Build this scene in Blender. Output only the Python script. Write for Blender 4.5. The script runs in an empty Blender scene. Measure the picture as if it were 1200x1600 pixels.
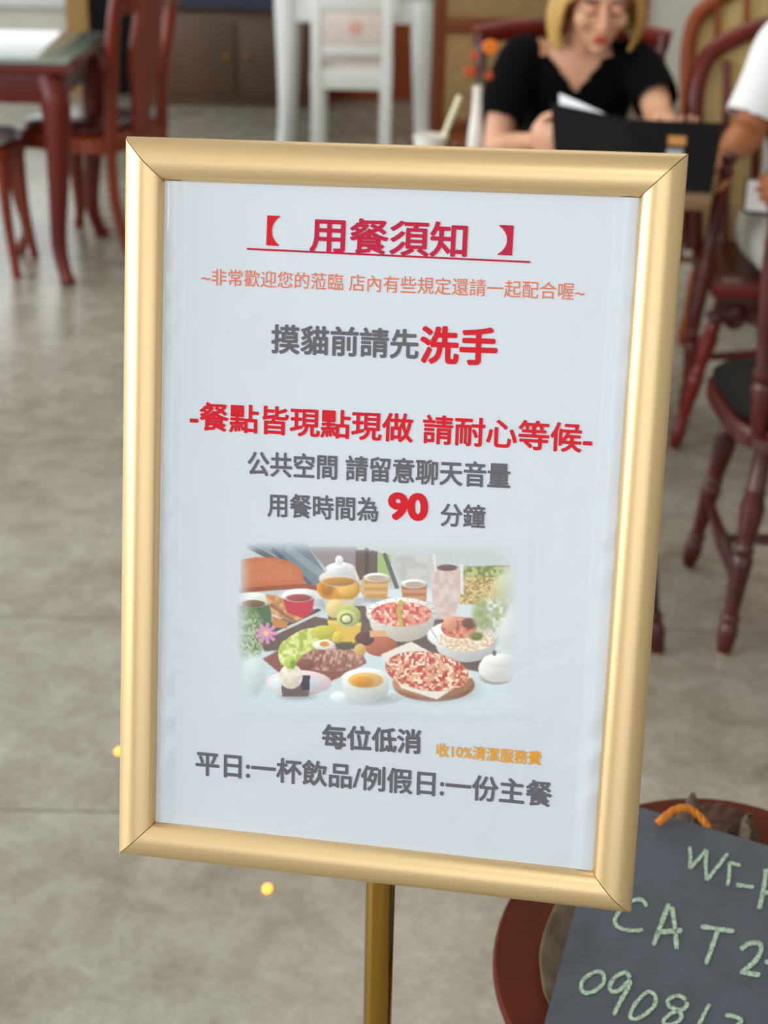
import bpy, bmesh, math, random
import numpy as np
from mathutils import Vector, Matrix
random.seed(7)
rng = np.random.default_rng(7)
scene = bpy.context.scene
COL = scene.collection

# ------------------------------------------------------------------ camera
F = 2360.0                       # focal length in pixels of the 1200x1600 frame
CAM = Vector((0, 0, 1.47))
CAM_ROT = Matrix(((0.9998, -0.0221, 0.0), (0.0093, 0.4224, -0.9063), (0.0201, 0.9061, 0.4225)))
cam_data = bpy.data.cameras.new('camera')
cam_data.sensor_fit = 'VERTICAL'
cam_data.sensor_height = 36.0
cam_data.sensor_width = 27.0
cam_data.lens = 36.0 * F / 1600.0
cam_data.clip_start = 0.05
cam_data.dof.use_dof = True
cam_data.dof.focus_distance = 0.945
cam_data.dof.aperture_fstop = cam_data.lens / 6.4
cam = bpy.data.objects.new('camera', cam_data)
COL.objects.link(cam)
cam.matrix_world = Matrix.Translation(CAM) @ CAM_ROT.normalized().to_4x4()
scene.camera = cam

# ------------------------------------------------------------------ light
scene.view_settings.view_transform = 'Standard'
scene.view_settings.look = 'None'
scene.view_settings.gamma = 1.0
scene.view_settings.use_curve_mapping = False
scene.view_settings.exposure = -0.66
try:
    scene.cycles.use_denoising = True
    scene.cycles.max_bounces = 8
except Exception:
    pass
world = bpy.data.worlds.new('daylight')
scene.world = world
world.use_nodes = True
wb = world.node_tree.nodes['Background']
wb.inputs[0].default_value = (0.86, 0.93, 1.0, 1)
wb.inputs[1].default_value = 1.0


def area(name, loc, target, sx, sy, power, colr):
    d = bpy.data.lights.new(name, 'AREA')
    d.shape = 'RECTANGLE'
    d.size, d.size_y, d.energy, d.color = sx, sy, power, colr
    o = bpy.data.objects.new(name, d)
    COL.objects.link(o)
    o.location = loc
    o.rotation_euler = (Vector(target) - Vector(loc)).to_track_quat('-Z', 'Y').to_euler()
    return o


area('window_light_left', (-3.9, 0.6, 1.75), (0, 0.9, 1.1), 3.6, 2.2, 270, (0.95, 0.98, 1.0))
area('window_light_far', (-3.9, 5.2, 1.75), (0, 5.0, 0.8), 3.2, 2.2, 120, (0.95, 0.98, 1.0))
area('terrace_light', (0.6, -3.3, 1.9), (0.3, 2.5, 0.9), 5.5, 2.4, 95, (0.97, 0.98, 1.0))
area('added_shadow_lamp', (-0.02, -1.0, 2.95), (0.1, 0.9, 0.9), 0.12, 0.12, 12, (1.0, 0.96, 0.9))  # unseen lamp, added so the sign throws a shadow on the chalkboard
area('ceiling_lamp_light', (0.8, 4.6, 2.9), (0.8, 4.6, 0), 2.5, 2.5, 60, (1.0, 0.90, 0.76))


# ------------------------------------------------------------------ helpers
def lin(v):
    v = v / 255.0
    return v / 12.92 if v <= 0.04045 else ((v + 0.055) / 1.055) ** 2.4


def rgb(r, g, b):
    return (lin(r), lin(g), lin(b), 1.0)


MATS = {}


def mat(name, colr, rough=0.5, metal=0.0, noise=None, nscale=8.0, bump=0.0, bscale=60.0, coat=0.0, spec=None, stretch=None, detail=5.0, trans=0.0, sheen=0.0):
    if name in MATS:
        return MATS[name]
    m = bpy.data.materials.new(name)
    m.use_nodes = True
    nt = m.node_tree
    p = nt.nodes['Principled BSDF']
    p.inputs['Base Color'].default_value = colr
    p.inputs['Roughness'].default_value = rough
    p.inputs['Metallic'].default_value = metal
    p.inputs['Coat Weight'].default_value = coat
    p.inputs['Coat Roughness'].default_value = 0.12
    p.inputs['Transmission Weight'].default_value = trans
    p.inputs['Sheen Weight'].default_value = sheen
    if spec is not None:
        p.inputs['Specular IOR Level'].default_value = spec
    if noise or bump:
        tc = nt.nodes.new('ShaderNodeTexCoord')
        mp = nt.nodes.new('ShaderNodeMapping')
        nt.links.new(tc.outputs['Object'], mp.inputs['Vector'])
        if stretch:
            mp.inputs['Scale'].default_value = stretch
    if noise:
        n = nt.nodes.new('ShaderNodeTexNoise')
        n.inputs['Scale'].default_value = nscale
        n.inputs['Detail'].default_value = detail
        n.inputs['Roughness'].default_value = 0.62
        nt.links.new(mp.outputs[0], n.inputs['Vector'])
        r = nt.nodes.new('ShaderNodeValToRGB')
        r.color_ramp.elements[0].position = 0.33
        r.color_ramp.elements[1].position = 0.68
        r.color_ramp.elements[0].color = colr
        r.color_ramp.elements[1].color = noise
        nt.links.new(n.outputs['Fac'], r.inputs['Fac'])
        nt.links.new(r.outputs['Color'], p.inputs['Base Color'])
    if bump:
        n2 = nt.nodes.new('ShaderNodeTexNoise')
        n2.inputs['Scale'].default_value = bscale
        n2.inputs['Detail'].default_value = 4.0
        nt.links.new(mp.outputs[0], n2.inputs['Vector'])
        b = nt.nodes.new('ShaderNodeBump')
        b.inputs['Strength'].default_value = bump
        b.inputs['Distance'].default_value = 0.004
        nt.links.new(n2.outputs['Fac'], b.inputs['Height'])
        nt.links.new(b.outputs[0], p.inputs['Normal'])
    MATS[name] = m
    return m


def emis(name, colr, strength):
    m = bpy.data.materials.new(name)
    m.use_nodes = True
    p = m.node_tree.nodes['Principled BSDF']
    p.inputs['Base Color'].default_value = colr
    p.inputs['Emission Color'].default_value = colr
    p.inputs['Emission Strength'].default_value = strength
    MATS[name] = m
    return m


def ray(px, py):
    return CAM_ROT @ Vector(((px - 600) / F, -(py - 800) / F, -1.0))


def at(px, py, Y):
    d = ray(px, py)
    return CAM + d * (Y / d.y)


def on_z(px, py, z):
    d = ray(px, py)
    return CAM + d * ((z - CAM.z) / d.z)


def on_plane(px, py, p0, n):
    d = ray(px, py)
    return CAM + d * ((p0 - CAM).dot(n) / d.dot(n))


def tag(o, label, cat, group=None, kind=None):
    if label:
        o['label'] = label
    if cat:
        o['category'] = cat
    if group:
        o['group'] = group
    if kind:
        o['kind'] = kind
    return o


def thing(name, label, cat, loc=(0, 0, 0), group=None):
    o = bpy.data.objects.new(name, None)
    COL.objects.link(o)
    o.location = loc
    o.empty_display_size = 0.1
    return tag(o, label, cat, group)


def base_of(parent):
    v = Vector((0, 0, 0))
    while parent is not None:
        v += Vector(parent.location)
        parent = parent.parent
    return v


def link_mesh(name, me, m, parent=None, smooth=40):
    mats = m if isinstance(m, (list, tuple)) else [m]
    for k in mats:
        me.materials.append(k)
    o = bpy.data.objects.new(name, me)
    COL.objects.link(o)
    if smooth:
        for p in me.polygons:
            p.use_smooth = True
        if smooth < 179:
            me.set_sharp_from_angle(angle=math.radians(smooth))
    if parent is not None:
        off = base_of(parent)
        me.transform(Matrix.Translation(-off))
        o.parent = parent
    return o


def obj(name, bm, m, parent=None, smooth=40, origin=None):
    me = bpy.data.meshes.new(name)
    bmesh.ops.recalc_face_normals(bm, faces=bm.faces[:])
    bm.to_mesh(me)
    bm.free()
    if parent is None and origin is not None:
        me.transform(Matrix.Translation(-Vector(origin)))
    o = link_mesh(name, me, m, parent, smooth)
    if parent is None and origin is not None:
        o.location = origin
    return o


def BM():
    return bmesh.new()


def box(bm, c, s, rot=None, bev=0.0):
    t = bmesh.new()
    bmesh.ops.create_cube(t, size=1.0)
    bmesh.ops.scale(t, vec=Vector(s), verts=t.verts)
    if bev > 0:
        bmesh.ops.bevel(t, geom=t.edges[:], offset=min(bev, min(s) * 0.45), segments=2, affect='EDGES', profile=0.6)
    M = Matrix.Translation(Vector(c)) @ (rot.to_4x4() if rot is not None else Matrix())
    t.transform(M)
    merge(bm, t)
    return bm


def merge(bm, t):
    me = bpy.data.meshes.new('tmp')
    t.to_mesh(me)
    t.free()
    bm.from_mesh(me)
    bpy.data.meshes.remove(me)


def frame_of(d, hint=Vector((0, 0, 1))):
    d = d.normalized()
    if abs(d.dot(hint)) > 0.97:
        hint = Vector((1, 0, 0))
    a = hint.cross(d).normalized()
    b = d.cross(a).normalized()
    return a, b


def tube(bm, pts, radii, seg=12, cap=True, flat=1.0, hint=Vector((0, 0, 1)), closed=False):
    """swept tube; radii a number or one per point; flat scales the second cross axis"""
    pts = [Vector(p) for p in pts]
    n = len(pts)
    if not hasattr(radii, '__len__'):
        radii = [radii] * n
    rings = []
    a = b = None
    for i in range(n):
        if closed:
            d = pts[(i + 1) % n] - pts[i - 1]
        else:
            d = pts[min(i + 1, n - 1)] - pts[max(i - 1, 0)]
        if d.length < 1e-9:
            d = Vector((0, 0, 1))
        d.normalize()
        if a is None:
            a, b = frame_of(d, hint)
        else:
            a = (a - d * a.dot(d)).normalized()
            b = d.cross(a).normalized()
        ring = []
        for k in range(seg):
            t = 2 * math.pi * k / seg
            ring.append(bm.verts.new(pts[i] + (a * math.cos(t) + b * math.sin(t) * flat) * radii[i]))
        rings.append(ring)
    rng_i = range(n if closed else n - 1)
    for i in rng_i:
        r0, r1 = rings[i], rings[(i + 1) % n]
        for k in range(seg):
            bm.faces.new((r0[k], r0[(k + 1) % seg], r1[(k + 1) % seg], r1[k]))
    if cap and not closed:
        bm.faces.new(rings[0][::-1])
        bm.faces.new(rings[-1])
    return bm


def ellipsoid(bm, c, r, rot=None, seg=20, rings=12):
    t = bmesh.new()
    bmesh.ops.create_uvsphere(t, u_segments=seg, v_segments=rings, radius=1.0)
    bmesh.ops.scale(t, vec=Vector(r), verts=t.verts)
    t.transform(Matrix.Translation(Vector(c)) @ (rot.to_4x4() if rot is not None else Matrix()))
    merge(bm, t)
    return bm


def lathe(bm, p0, p1, prof, seg=16):
    """turned rod between two points; prof = [(t, radius)]"""
    p0, p1 = Vector(p0), Vector(p1)
    return tube(bm, [p0.lerp(p1, t) for t, r in prof], [r for t, r in prof], seg=seg)


def spline(pts, n=24):
    """Catmull-Rom through pts"""
    P = [Vector(p) for p in pts]
    P = [P[0] * 2 - P[1]] + P + [P[-1] * 2 - P[-2]]
    out = []
    m = len(P) - 3
    for i in range(n + 1):
        u = i / n * m
        k = min(int(u), m - 1)
        t = u - k
        a, b, c, d = P[k:k + 4]
        out.append(0.5 * ((2 * b) + (c - a) * t + (2 * a - 5 * b + 4 * c - d) * t * t + (3 * b - a - 3 * c + d) * t ** 3))
    return out


def prism(bm, poly, thick, M=None):
    """polygon (x, y) extruded +-thick/2 along z, then transformed"""
    t = bmesh.new()
    lo = [t.verts.new((x, y, -thick / 2)) for x, y in poly]
    hi = [t.verts.new((x, y, thick / 2)) for x, y in poly]
    t.faces.new(lo[::-1])
    t.faces.new(hi)
    n = len(poly)
    for i in range(n):
        t.faces.new((lo[i], lo[(i + 1) % n], hi[(i + 1) % n], hi[i]))
    if M is not None:
        t.transform(M)
    merge(bm, t)
    return bm


def modified(o, mods):
    """apply modifiers through the depsgraph; returns a new mesh datablock"""
    for kind, kw in mods:
        md = o.modifiers.new(kind, kind)
        for k, v in kw.items():
            setattr(md, k, v)
    dg = bpy.context.evaluated_depsgraph_get()
    dg.update()
    me = bpy.data.meshes.new_from_object(o.evaluated_get(dg))
    o.modifiers.clear()
    return me


def remeshed(bm, voxel, smooth_it=6, extra=()):
    me = bpy.data.meshes.new('tmp')
    bmesh.ops.recalc_face_normals(bm, faces=bm.faces[:])
    bm.to_mesh(me)
    bm.free()
    o = bpy.data.objects.new('tmp', me)
    COL.objects.link(o)
    mods = [('REMESH', dict(mode='VOXEL', voxel_size=voxel, use_smooth_shade=True)),
            ('SMOOTH', dict(factor=0.5, iterations=smooth_it))] + list(extra)
    out = modified(o, mods)
    bpy.data.objects.remove(o)
    bpy.data.meshes.remove(me)
    return out


# ------------------------------------------------------------------ materials
M_GOLD = mat('champagne_gold_aluminium', rgb(230, 201, 152), 0.4, 0.7, bump=0.02, bscale=900)
M_GOLD_DARK = mat('dark_mitre_gap', rgb(40, 28, 18), 0.7)
M_BRASS = mat('polished_brass', rgb(176, 138, 62), 0.16, 1.0)
M_RED = mat('mahogany_wood', rgb(112, 26, 14), 0.34, noise=rgb(78, 17, 10), nscale=6, stretch=(1, 1, 0.15), coat=0.12, spec=0.35)
M_RED_DARK = mat('dark_mahogany_wood', rgb(88, 22, 18), 0.3, noise=rgb(54, 13, 11), nscale=9, coat=0.2, spec=0.4)
M_ORANGE_WOOD = mat('warm_brown_wood', rgb(150, 74, 32), 0.5, noise=rgb(116, 52, 22), nscale=5, stretch=(1, 1, 0.2), spec=0.3)
M_BROWN = mat('brown_panel_wood', rgb(92, 66, 44), 0.45, noise=rgb(72, 50, 34), nscale=3, stretch=(1, 1, 0.2))
M_BROWN_WARM = mat('warm_dark_brown_wood', rgb(112, 58, 24), 0.45, noise=rgb(86, 42, 18), nscale=5, stretch=(1, 1, 0.2), spec=0.3)
M_STOOL = mat('red_brown_stool_wood', rgb(98, 40, 22), 0.6, noise=rgb(82, 32, 18), nscale=14, bump=0.05, bscale=120, spec=0.12)
M_WHITE_WOOD = mat('white_painted_wood', rgb(232, 235, 236), 0.45, noise=rgb(222, 226, 227), nscale=4)
M_TAN = mat('tan_fabric', rgb(150, 122, 78), 0.85, noise=rgb(134, 106, 66), nscale=30, sheen=0.2)
M_TAN_WARM = mat('ochre_tan_fabric', rgb(212, 188, 130), 0.85, noise=rgb(196, 170, 114), nscale=30, sheen=0.2)
M_PINK = mat('pale_pink_fabric', rgb(228, 222, 214), 0.85, noise=rgb(226, 208, 202), nscale=22)
M_BLACK = mat('black_leather', rgb(11, 11, 12), 0.6, spec=0.15)
M_BLACK_CLOTH = mat('black_cotton', rgb(9, 10, 12), 0.9, bump=0.1, bscale=40, spec=0.08)
M_WHITE_CLOTH = mat('white_cotton', rgb(232, 234, 236), 0.85, bump=0.15, bscale=26)
M_GLASS_TOP = mat('teal_glass', rgb(122, 138, 128), 0.08, spec=0.5)
M_SLATE = mat('chalkboard_slate', rgb(74, 80, 90), 0.62, noise=rgb(84, 88, 99), nscale=22, bump=0.06, bscale=300)
M_CHALK = mat('pale_green_chalk', rgb(196, 224, 196), 0.95, noise=rgb(120, 140, 124), nscale=520, detail=2)
M_ROPE = mat('orange_rope', rgb(214, 132, 36), 0.85, noise=rgb(178, 100, 24), nscale=160, bump=0.3, bscale=300)
M_LEAF = mat('dried_brown_leaf', rgb(108, 92, 70), 0.7, noise=rgb(80, 62, 46), nscale=26, bump=0.2, bscale=90)
M_LEAF_RED = mat('dried_reddish_leaf', rgb(84, 46, 30), 0.65, noise=rgb(58, 28, 18), nscale=30, bump=0.2, bscale=90)
M_PORCELAIN = mat('white_porcelain', rgb(236, 234, 226), 0.2, coat=0.4)
M_CREAM = mat('cream_plastic', rgb(226, 222, 190), 0.4)
M_SKIN_W = mat('fair_skin', rgb(222, 172, 140), 0.5, noise=rgb(212, 156, 124), nscale=9)
M_SKIN_M = mat('tanned_skin', rgb(186, 118, 76), 0.5, noise=rgb(170, 100, 62), nscale=9)
M_LIP = mat('red_lips', rgb(206, 84, 74), 0.4)
M_LASH = mat('dark_lash', rgb(70, 42, 30), 0.7)
M_HAIR = mat('blond_hair', rgb(208, 172, 96), 0.5, noise=rgb(168, 122, 52), nscale=24, stretch=(1, 1, 0.12), bump=0.4, bscale=60)
M_DARK_HAIR = mat('dark_hair', rgb(30, 22, 18), 0.5)

# ------------------------------------------------------------------ room shell
def floor_material():
    m = bpy.data.materials.new('polished_concrete')
    m.use_nodes = True
    nt = m.node_tree
    p = nt.nodes['Principled BSDF']
    tc = nt.nodes.new('ShaderNodeTexCoord')

    def noise(scale, detail, rough=0.6, dist=0.0):
        n = nt.nodes.new('ShaderNodeTexNoise')
        n.inputs['Scale'].default_value = scale
        n.inputs['Detail'].default_value = detail
        n.inputs['Roughness'].default_value = rough
        n.inputs['Distortion'].default_value = dist
        nt.links.new(tc.outputs['Object'], n.inputs['Vector'])
        return n

    def ramp(n, a, b, ca, cb):
        r = nt.nodes.new('ShaderNodeValToRGB')
        r.color_ramp.elements[0].position = a
        r.color_ramp.elements[1].position = b
        r.color_ramp.elements[0].color = ca
        r.color_ramp.elements[1].color = cb
        nt.links.new(n.outputs['Fac'], r.inputs['Fac'])
        return r

    def mix(a, b, fac, mode='MIX'):
        x = nt.nodes.new('ShaderNodeMix')
        x.data_type = 'RGBA'
        x.blend_type = mode
        if isinstance(fac, float):
            x.inputs['Factor'].default_value = fac
        else:
            nt.links.new(fac, x.inputs['Factor'])
        nt.links.new(a, x.inputs['A'])
        nt.links.new(b, x.inputs['B'])
        return x.outputs['Result']
    big = ramp(noise(1.3, 6, 0.6, 0.4), 0.36, 0.64, rgb(128, 118, 101), rgb(175, 172, 160))
    med = ramp(noise(9, 8, 0.68, 0.6), 0.36, 0.66, rgb(119, 112, 96), rgb(184, 181, 169))
    fine = ramp(noise(60, 5, 0.7), 0.34, 0.68, rgb(110, 106, 92), rgb(190, 188, 176))
    c1 = mix(big.outputs['Color'], med.outputs['Color'], 0.55)
    c2 = mix(c1, fine.outputs['Color'], 0.2)
    # pale trowel swirls
    v = nt.nodes.new('ShaderNodeTexVoronoi')
    v.feature = 'DISTANCE_TO_EDGE'
    v.inputs['Scale'].default_value = 3.2
    nd = noise(2.4, 5)
    mp = nt.nodes.new('ShaderNodeVectorMath')
    mp.operation = 'ADD'
    nt.links.new(tc.outputs['Object'], mp.inputs[0])
    nt.links.new(nd.outputs['Color'], mp.inputs[1])
    nt.links.new(mp.outputs[0], v.inputs['Vector'])
    r = nt.nodes.new('ShaderNodeValToRGB')
    r.color_ramp.elements[0].position = 0.0
    r.color_ramp.elements[1].position = 0.05
    r.color_ramp.elements[0].color = (0.09, 0.09, 0.09, 1)
    r.color_ramp.elements[1].color = (0, 0, 0, 1)
    nt.links.new(v.outputs['Distance'], r.inputs['Fac'])
    light = nt.nodes.new('ShaderNodeRGB')
    light.outputs[0].default_value = rgb(196, 194, 184)
    c3 = mix(c2, light.outputs[0], r.outputs['Color'])
    nt.links.new(c3, p.inputs['Base Color'])
    rr = nt.nodes.new('ShaderNodeMapRange')
    rr.inputs['To Min'].default_value = 0.2
    rr.inputs['To Max'].default_value = 0.42
    nt.links.new(med.outputs['Color'], rr.inputs['Value'])
    nt.links.new(rr.outputs[0], p.inputs['Roughness'])
    b = nt.nodes.new('ShaderNodeBump')
    b.inputs['Strength'].default_value = 0.05
    b.inputs['Distance'].default_value = 0.01
    nt.links.new(med.outputs['Color'], b.inputs['Height'])
    nt.links.new(b.outputs[0], p.inputs['Normal'])
    return m


def struct(name, bm, m, parent=None):
    o = obj(name, bm, m, parent)
    if parent is None:
        o['kind'] = 'structure'
    return o


X0, X1, Y0, Y1, ZC = -4.0, 4.6, -3.6, 8.6, 3.1
M_FLOOR = floor_material()
M_WALL = mat('off_white_plaster', rgb(222, 220, 212), 0.8, noise=rgb(212, 209, 200), nscale=3)
M_NAVY = mat('dark_navy_paint', rgb(58, 62, 84), 0.7, noise=rgb(44, 48, 68), nscale=2)
M_PANE = emis('bright_window_pane', (0.92, 0.96, 1.0, 1), 2.0)
M_JOINT = mat('dark_floor_joint', rgb(126, 121, 106), 0.6)
struct('floor', box(BM(), ((X0 + X1) / 2, (Y0 + Y1) / 2, -0.05), (X1 - X0 + 0.4, Y1 - Y0 + 0.4, 0.1)), M_FLOOR)
struct('ceiling', box(BM(), ((X0 + X1) / 2, (Y0 + Y1) / 2, ZC + 0.05), (X1 - X0 + 0.4, Y1 - Y0 + 0.4, 0.1)), M_WALL)
bm = BM()
box(bm, ((-1.72 + X1) / 2, Y1 + 0.1, ZC / 2), (X1 + 1.72, 0.2, ZC))
box(bm, ((X0 - 3.66) / 2, Y1 + 0.1, ZC / 2), (-3.66 - X0, 0.2, ZC))
box(bm, (-2.69, Y1 + 0.1, 0.24), (1.94, 0.2, 0.48))
box(bm, (-2.69, Y1 + 0.1, (2.3 + ZC) / 2), (1.94, 0.2, ZC - 2.3))
struct('wall_back', bm, M_WALL)
bm = BM()      # left wall with two wide openings
for z, h in ((0.3, 0.6), (ZC - 0.1, 0.2)):
    box(bm, (X0 - 0.1, (Y0 + Y1) / 2, z), (0.2, Y1 - Y0, h))
for y, w in ((-2.6, 2.0), (3.0, 1.0), (7.75, 1.7)):
    box(bm, (X0 - 0.1, y, (0.6 + ZC - 0.2) / 2), (0.2, w, ZC - 0.8))
struct('wall_left', bm, M_WALL)
struct('wall_right', box(BM(), (X1 + 0.1, (Y0 + Y1) / 2, ZC / 2), (0.2, Y1 - Y0, ZC)), M_WALL)
bm = BM()      # front wall, open to the terrace
box(bm, ((X0 + X1) / 2, Y0 - 0.1, ZC - 0.1), (X1 - X0, 0.2, 0.2))
for x in (X0 + 0.5, X1 - 0.5):
    box(bm, (x, Y0 - 0.1, (ZC - 0.2) / 2), (1.0, 0.2, ZC - 0.2))
struct('wall_front', bm, M_WALL)
# glazed opening in the back wall, at the left
bm = BM()
M_FRAME = mat('ochre_window_frame', rgb(168, 132, 78), 0.5)
for x in (-1.72, -3.66):
    box(bm, (x, Y1 - 0.03, 1.17), (0.12, 0.1, 2.34), bev=0.005)
w1 = struct('window_1', bm, M_FRAME)
for z in (0.50, 2.3):
    obj('cross_rail', box(BM(), (-2.69, Y1 - 0.03, z), (1.82, 0.08, 0.09), bev=0.005), M_WHITE_WOOD, w1)
obj('pane', box(BM(), (-2.69, Y1 + 0.05, 1.40), (1.9, 0.02, 1.82)), M_PANE, w1)
# black glazed door beside it
bm = BM()
box(bm, (-1.47, Y1 - 0.025, 1.05), (0.36, 0.05, 2.1), bev=0.004)
d1 = struct('door_1', bm, M_BLACK)
obj('door_handle', tube(BM(), [(-1.34, Y1 - 0.06, 0.95), (-1.34, Y1 - 0.085, 0.97), (-1.34, Y1 - 0.085, 1.13), (-1.34, Y1 - 0.06, 1.15)], 0.009), M_BRASS, d1)
struct('trim_1', box(BM(), (-0.83, Y1 - 0.015, 1.1), (0.86, 0.03, 1.5)), M_NAVY)
struct('trim_2', box(BM(), (0.5, Y1 - 0.02, 0.75), (1.74, 0.04, 1.5), bev=0.01), M_ORANGE_WOOD)
struct('baseboard_back', box(BM(), (3.4, Y1 - 0.01, 0.05), (2.0, 0.02, 0.1)), M_WHITE_WOOD)
bm = BM()
for y in (2.624, 1.99):
    box(bm, (0.3, y, 0.0006), (8.4, 0.0035, 0.0008))
struct('trim_3', bm, M_JOINT)

# ------------------------------------------------------------------ the sign on its stand
SR = Matrix(((0.98407063, 0.17675902, 0.01900654), (-0.17581899, 0.95182138, 0.25124438), (0.02631888, -0.25058392, 0.96773706)))
ST = Vector((-0.00093341, 0.83938744, 1.06649057))
SW, SH, FW = 0.285, 0.4115, 0.0257
SM = Matrix.Translation(ST) @ SR.to_4x4()
SN = SR @ Vector((0, -1, 0))          # faces the viewer


def sign_uv(px, py, lift=0.0):
    p = on_plane(px, py, ST + SN * lift, SN)
    q = SR.transposed() @ (p - ST)
    return q.x, q.z


POLE = at(592, 1500, 0.842)
sign = thing('sign_stand', 'gold framed notice sign with white printed poster on a slim brass pole', 'sign', (POLE.x, POLE.y, 0))
PROF = [(0.0, 0.0015), (0.0008, 0.0042), (0.003, 0.0066), (0.0065, 0.0088), (0.0105, 0.0100), (0.0145, 0.0100), (0.0185, 0.0086),
        (0.0222, 0.0058), (0.0246, 0.0022), (FW, -0.002), (FW, -0.006), (0.0, -0.006)]


def rail(side):
    bm = BM()
    half = {'t': SW / 2, 'b': SW / 2, 'l': SH / 2, 'r': SH / 2}[side]
    ends = []
    for s in (-1, 1):
        ring = []
        for d, h in PROF:
            a = s * (half + d - 0.00035)
            o = {'t': SH / 2, 'b': SH / 2, 'l': SW / 2, 'r': SW / 2}[side] + d
            x, z = {'t': (a, o), 'b': (a, -o), 'l': (-o, a), 'r': (o, a)}[side]
            ring.append(bm.verts.new(SM @ Vector((x, -h, z))))
        ends.append(ring)
    n = len(PROF)
    for i in range(n):
        bm.faces.new((ends[0][i], ends[0][(i + 1) % n], ends[1][(i + 1) % n], ends[1][i]))
    bm.faces.new(ends[0])
    bm.faces.new(ends[1][::-1])
    return bm


for s in 'tblr':
    obj('frame_rail', rail(s), M_GOLD, sign, smooth=50)
back = box(BM(), (0, 0.0042, 0), (SW + 2 * FW - 0.0015, 0.0064, SH + 2 * FW - 0.0015))
back.transform(SM)
obj('backing', back, M_GOLD_DARK, sign)
bm = BM()
tube(bm, [(POLE.x, POLE.y + 0.016, 0.02), (POLE.x, POLE.y + 0.016, 1.02)], 0.0105, seg=32)
obj('pole', bm, M_BRASS, sign)
bm = BM()
box(bm, (POLE.x, POLE.y + 0.016, 1.03), (0.04, 0.022, 0.07), bev=0.003)
obj('bracket', bm, M_BRASS, sign)
bm = BM()
tube(bm, [(POLE.x, POLE.y + 0.016, z) for z in (0.0, 0.004, 0.012, 0.018, 0.024, 0.03)], [0.098, 0.10, 0.097, 0.07, 0.026, 0.014], seg=48)
obj('base', bm, M_BRASS, sign)


def paper_material():
    """glossy laminated print; colour from the print itself"""
    out = []
    for name, use_attr in (('laminated_white_paper', False), ('printed_food_picture', True)):
        m = bpy.data.materials.new(name)
        m.use_nodes = True
        nt = m.node_tree
        p = nt.nodes['Principled BSDF']
        p.inputs['Base Color'].default_value = rgb(204, 211, 220)
        p.inputs['Roughness'].default_value = 0.15
        p.inputs['Specular IOR Level'].default_value = 0.5
        if use_attr:
            a = nt.nodes.new('ShaderNodeAttribute')
            a.attribute_name = 'print'
            nt.links.new(a.outputs['Color'], p.inputs['Base Color'])
        tc = nt.nodes.new('ShaderNodeTexCoord')
        n = nt.nodes.new('ShaderNodeTexNoise')
        n.inputs['Scale'].default_value = 16
        n.inputs['Detail'].default_value = 3
        n.inputs['Distortion'].default_value = 0.6
        n2 = nt.nodes.new('ShaderNodeTexNoise')
        n2.inputs['Scale'].default_value = 260
        n2.inputs['Detail'].default_value = 2
        for k in (n, n2):
            nt.links.new(tc.outputs['Object'], k.inputs['Vector'])
        ad = nt.nodes.new('ShaderNodeMath')
        ad.operation = 'MULTIPLY_ADD'
        ad.inputs[1].default_value = 0.03
        nt.links.new(n2.outputs['Fac'], ad.inputs[0])
        nt.links.new(n.outputs['Fac'], ad.inputs[2])
        b = nt.nodes.new('ShaderNodeBump')
        b.inputs['Strength'].default_value = 0.3
        b.inputs['Distance'].default_value = 0.004
        nt.links.new(ad.outputs[0], b.inputs['Height'])
        nt.links.new(b.outputs[0], p.inputs['Normal'])
        out.append(m)
    return out


M_PAPER, M_PRINT = paper_material()
bm = BM()
NX, NZ = 96, 136
grid = []
for j in range(NZ + 1):
    row = []
    for i in range(NX + 1):
        u = -SW / 2 + SW * i / NX
        w = -SH / 2 + SH * j / NZ
        e = min(SW / 2 - abs(u), SH / 2 - abs(w))
        lift = 0.0006
        ex = SW / 2 - abs(u)
        if ex < 0.012:     # the sheet bows up before it runs under the side rails
            lift += 0.0017 * math.sin(math.pi * min(1, ex / 0.012)) * (0.75 + 0.25 * math.sin(w * 130 + 3 * math.sin(w * 47)))
        row.append(bm.verts.new(SM @ Vector((u, -lift - 0.0008, w))))
    grid.append(row)
for j in range(NZ):
    for i in range(NX):
        bm.faces.new((grid[j][i], grid[j][i + 1], grid[j + 1][i + 1], grid[j + 1][i]))
poster = obj('poster', bm, M_PAPER, sign, smooth=180)


def ink(name, c):
    return mat(name, c, 0.4, spec=0.2)


I_RED = ink('red_ink', rgb(206, 22, 38))
I_CRIM = ink('crimson_ink', rgb(186, 26, 62))
I_GRAY = ink('gray_ink', rgb(98, 98, 106))
I_ORANGE = ink('orange_ink', rgb(222, 116, 74))
I_AMBER = ink('amber_ink', rgb(224, 158, 48))


def glyphs(text):
    cu = bpy.data.curves.new('tmp', 'FONT')
    cu.body = text
    cu.size = 1.0
    cu.resolution_u = 4
    o = bpy.data.objects.new('tmp', cu)
    COL.objects.link(o)
    dg = bpy.context.evaluated_depsgraph_get()
    dg.update()
    me = bpy.data.meshes.new_from_object(o.evaluated_get(dg))
    bpy.data.objects.remove(o)
    bpy.data.curves.remove(cu)
    return me


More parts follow.
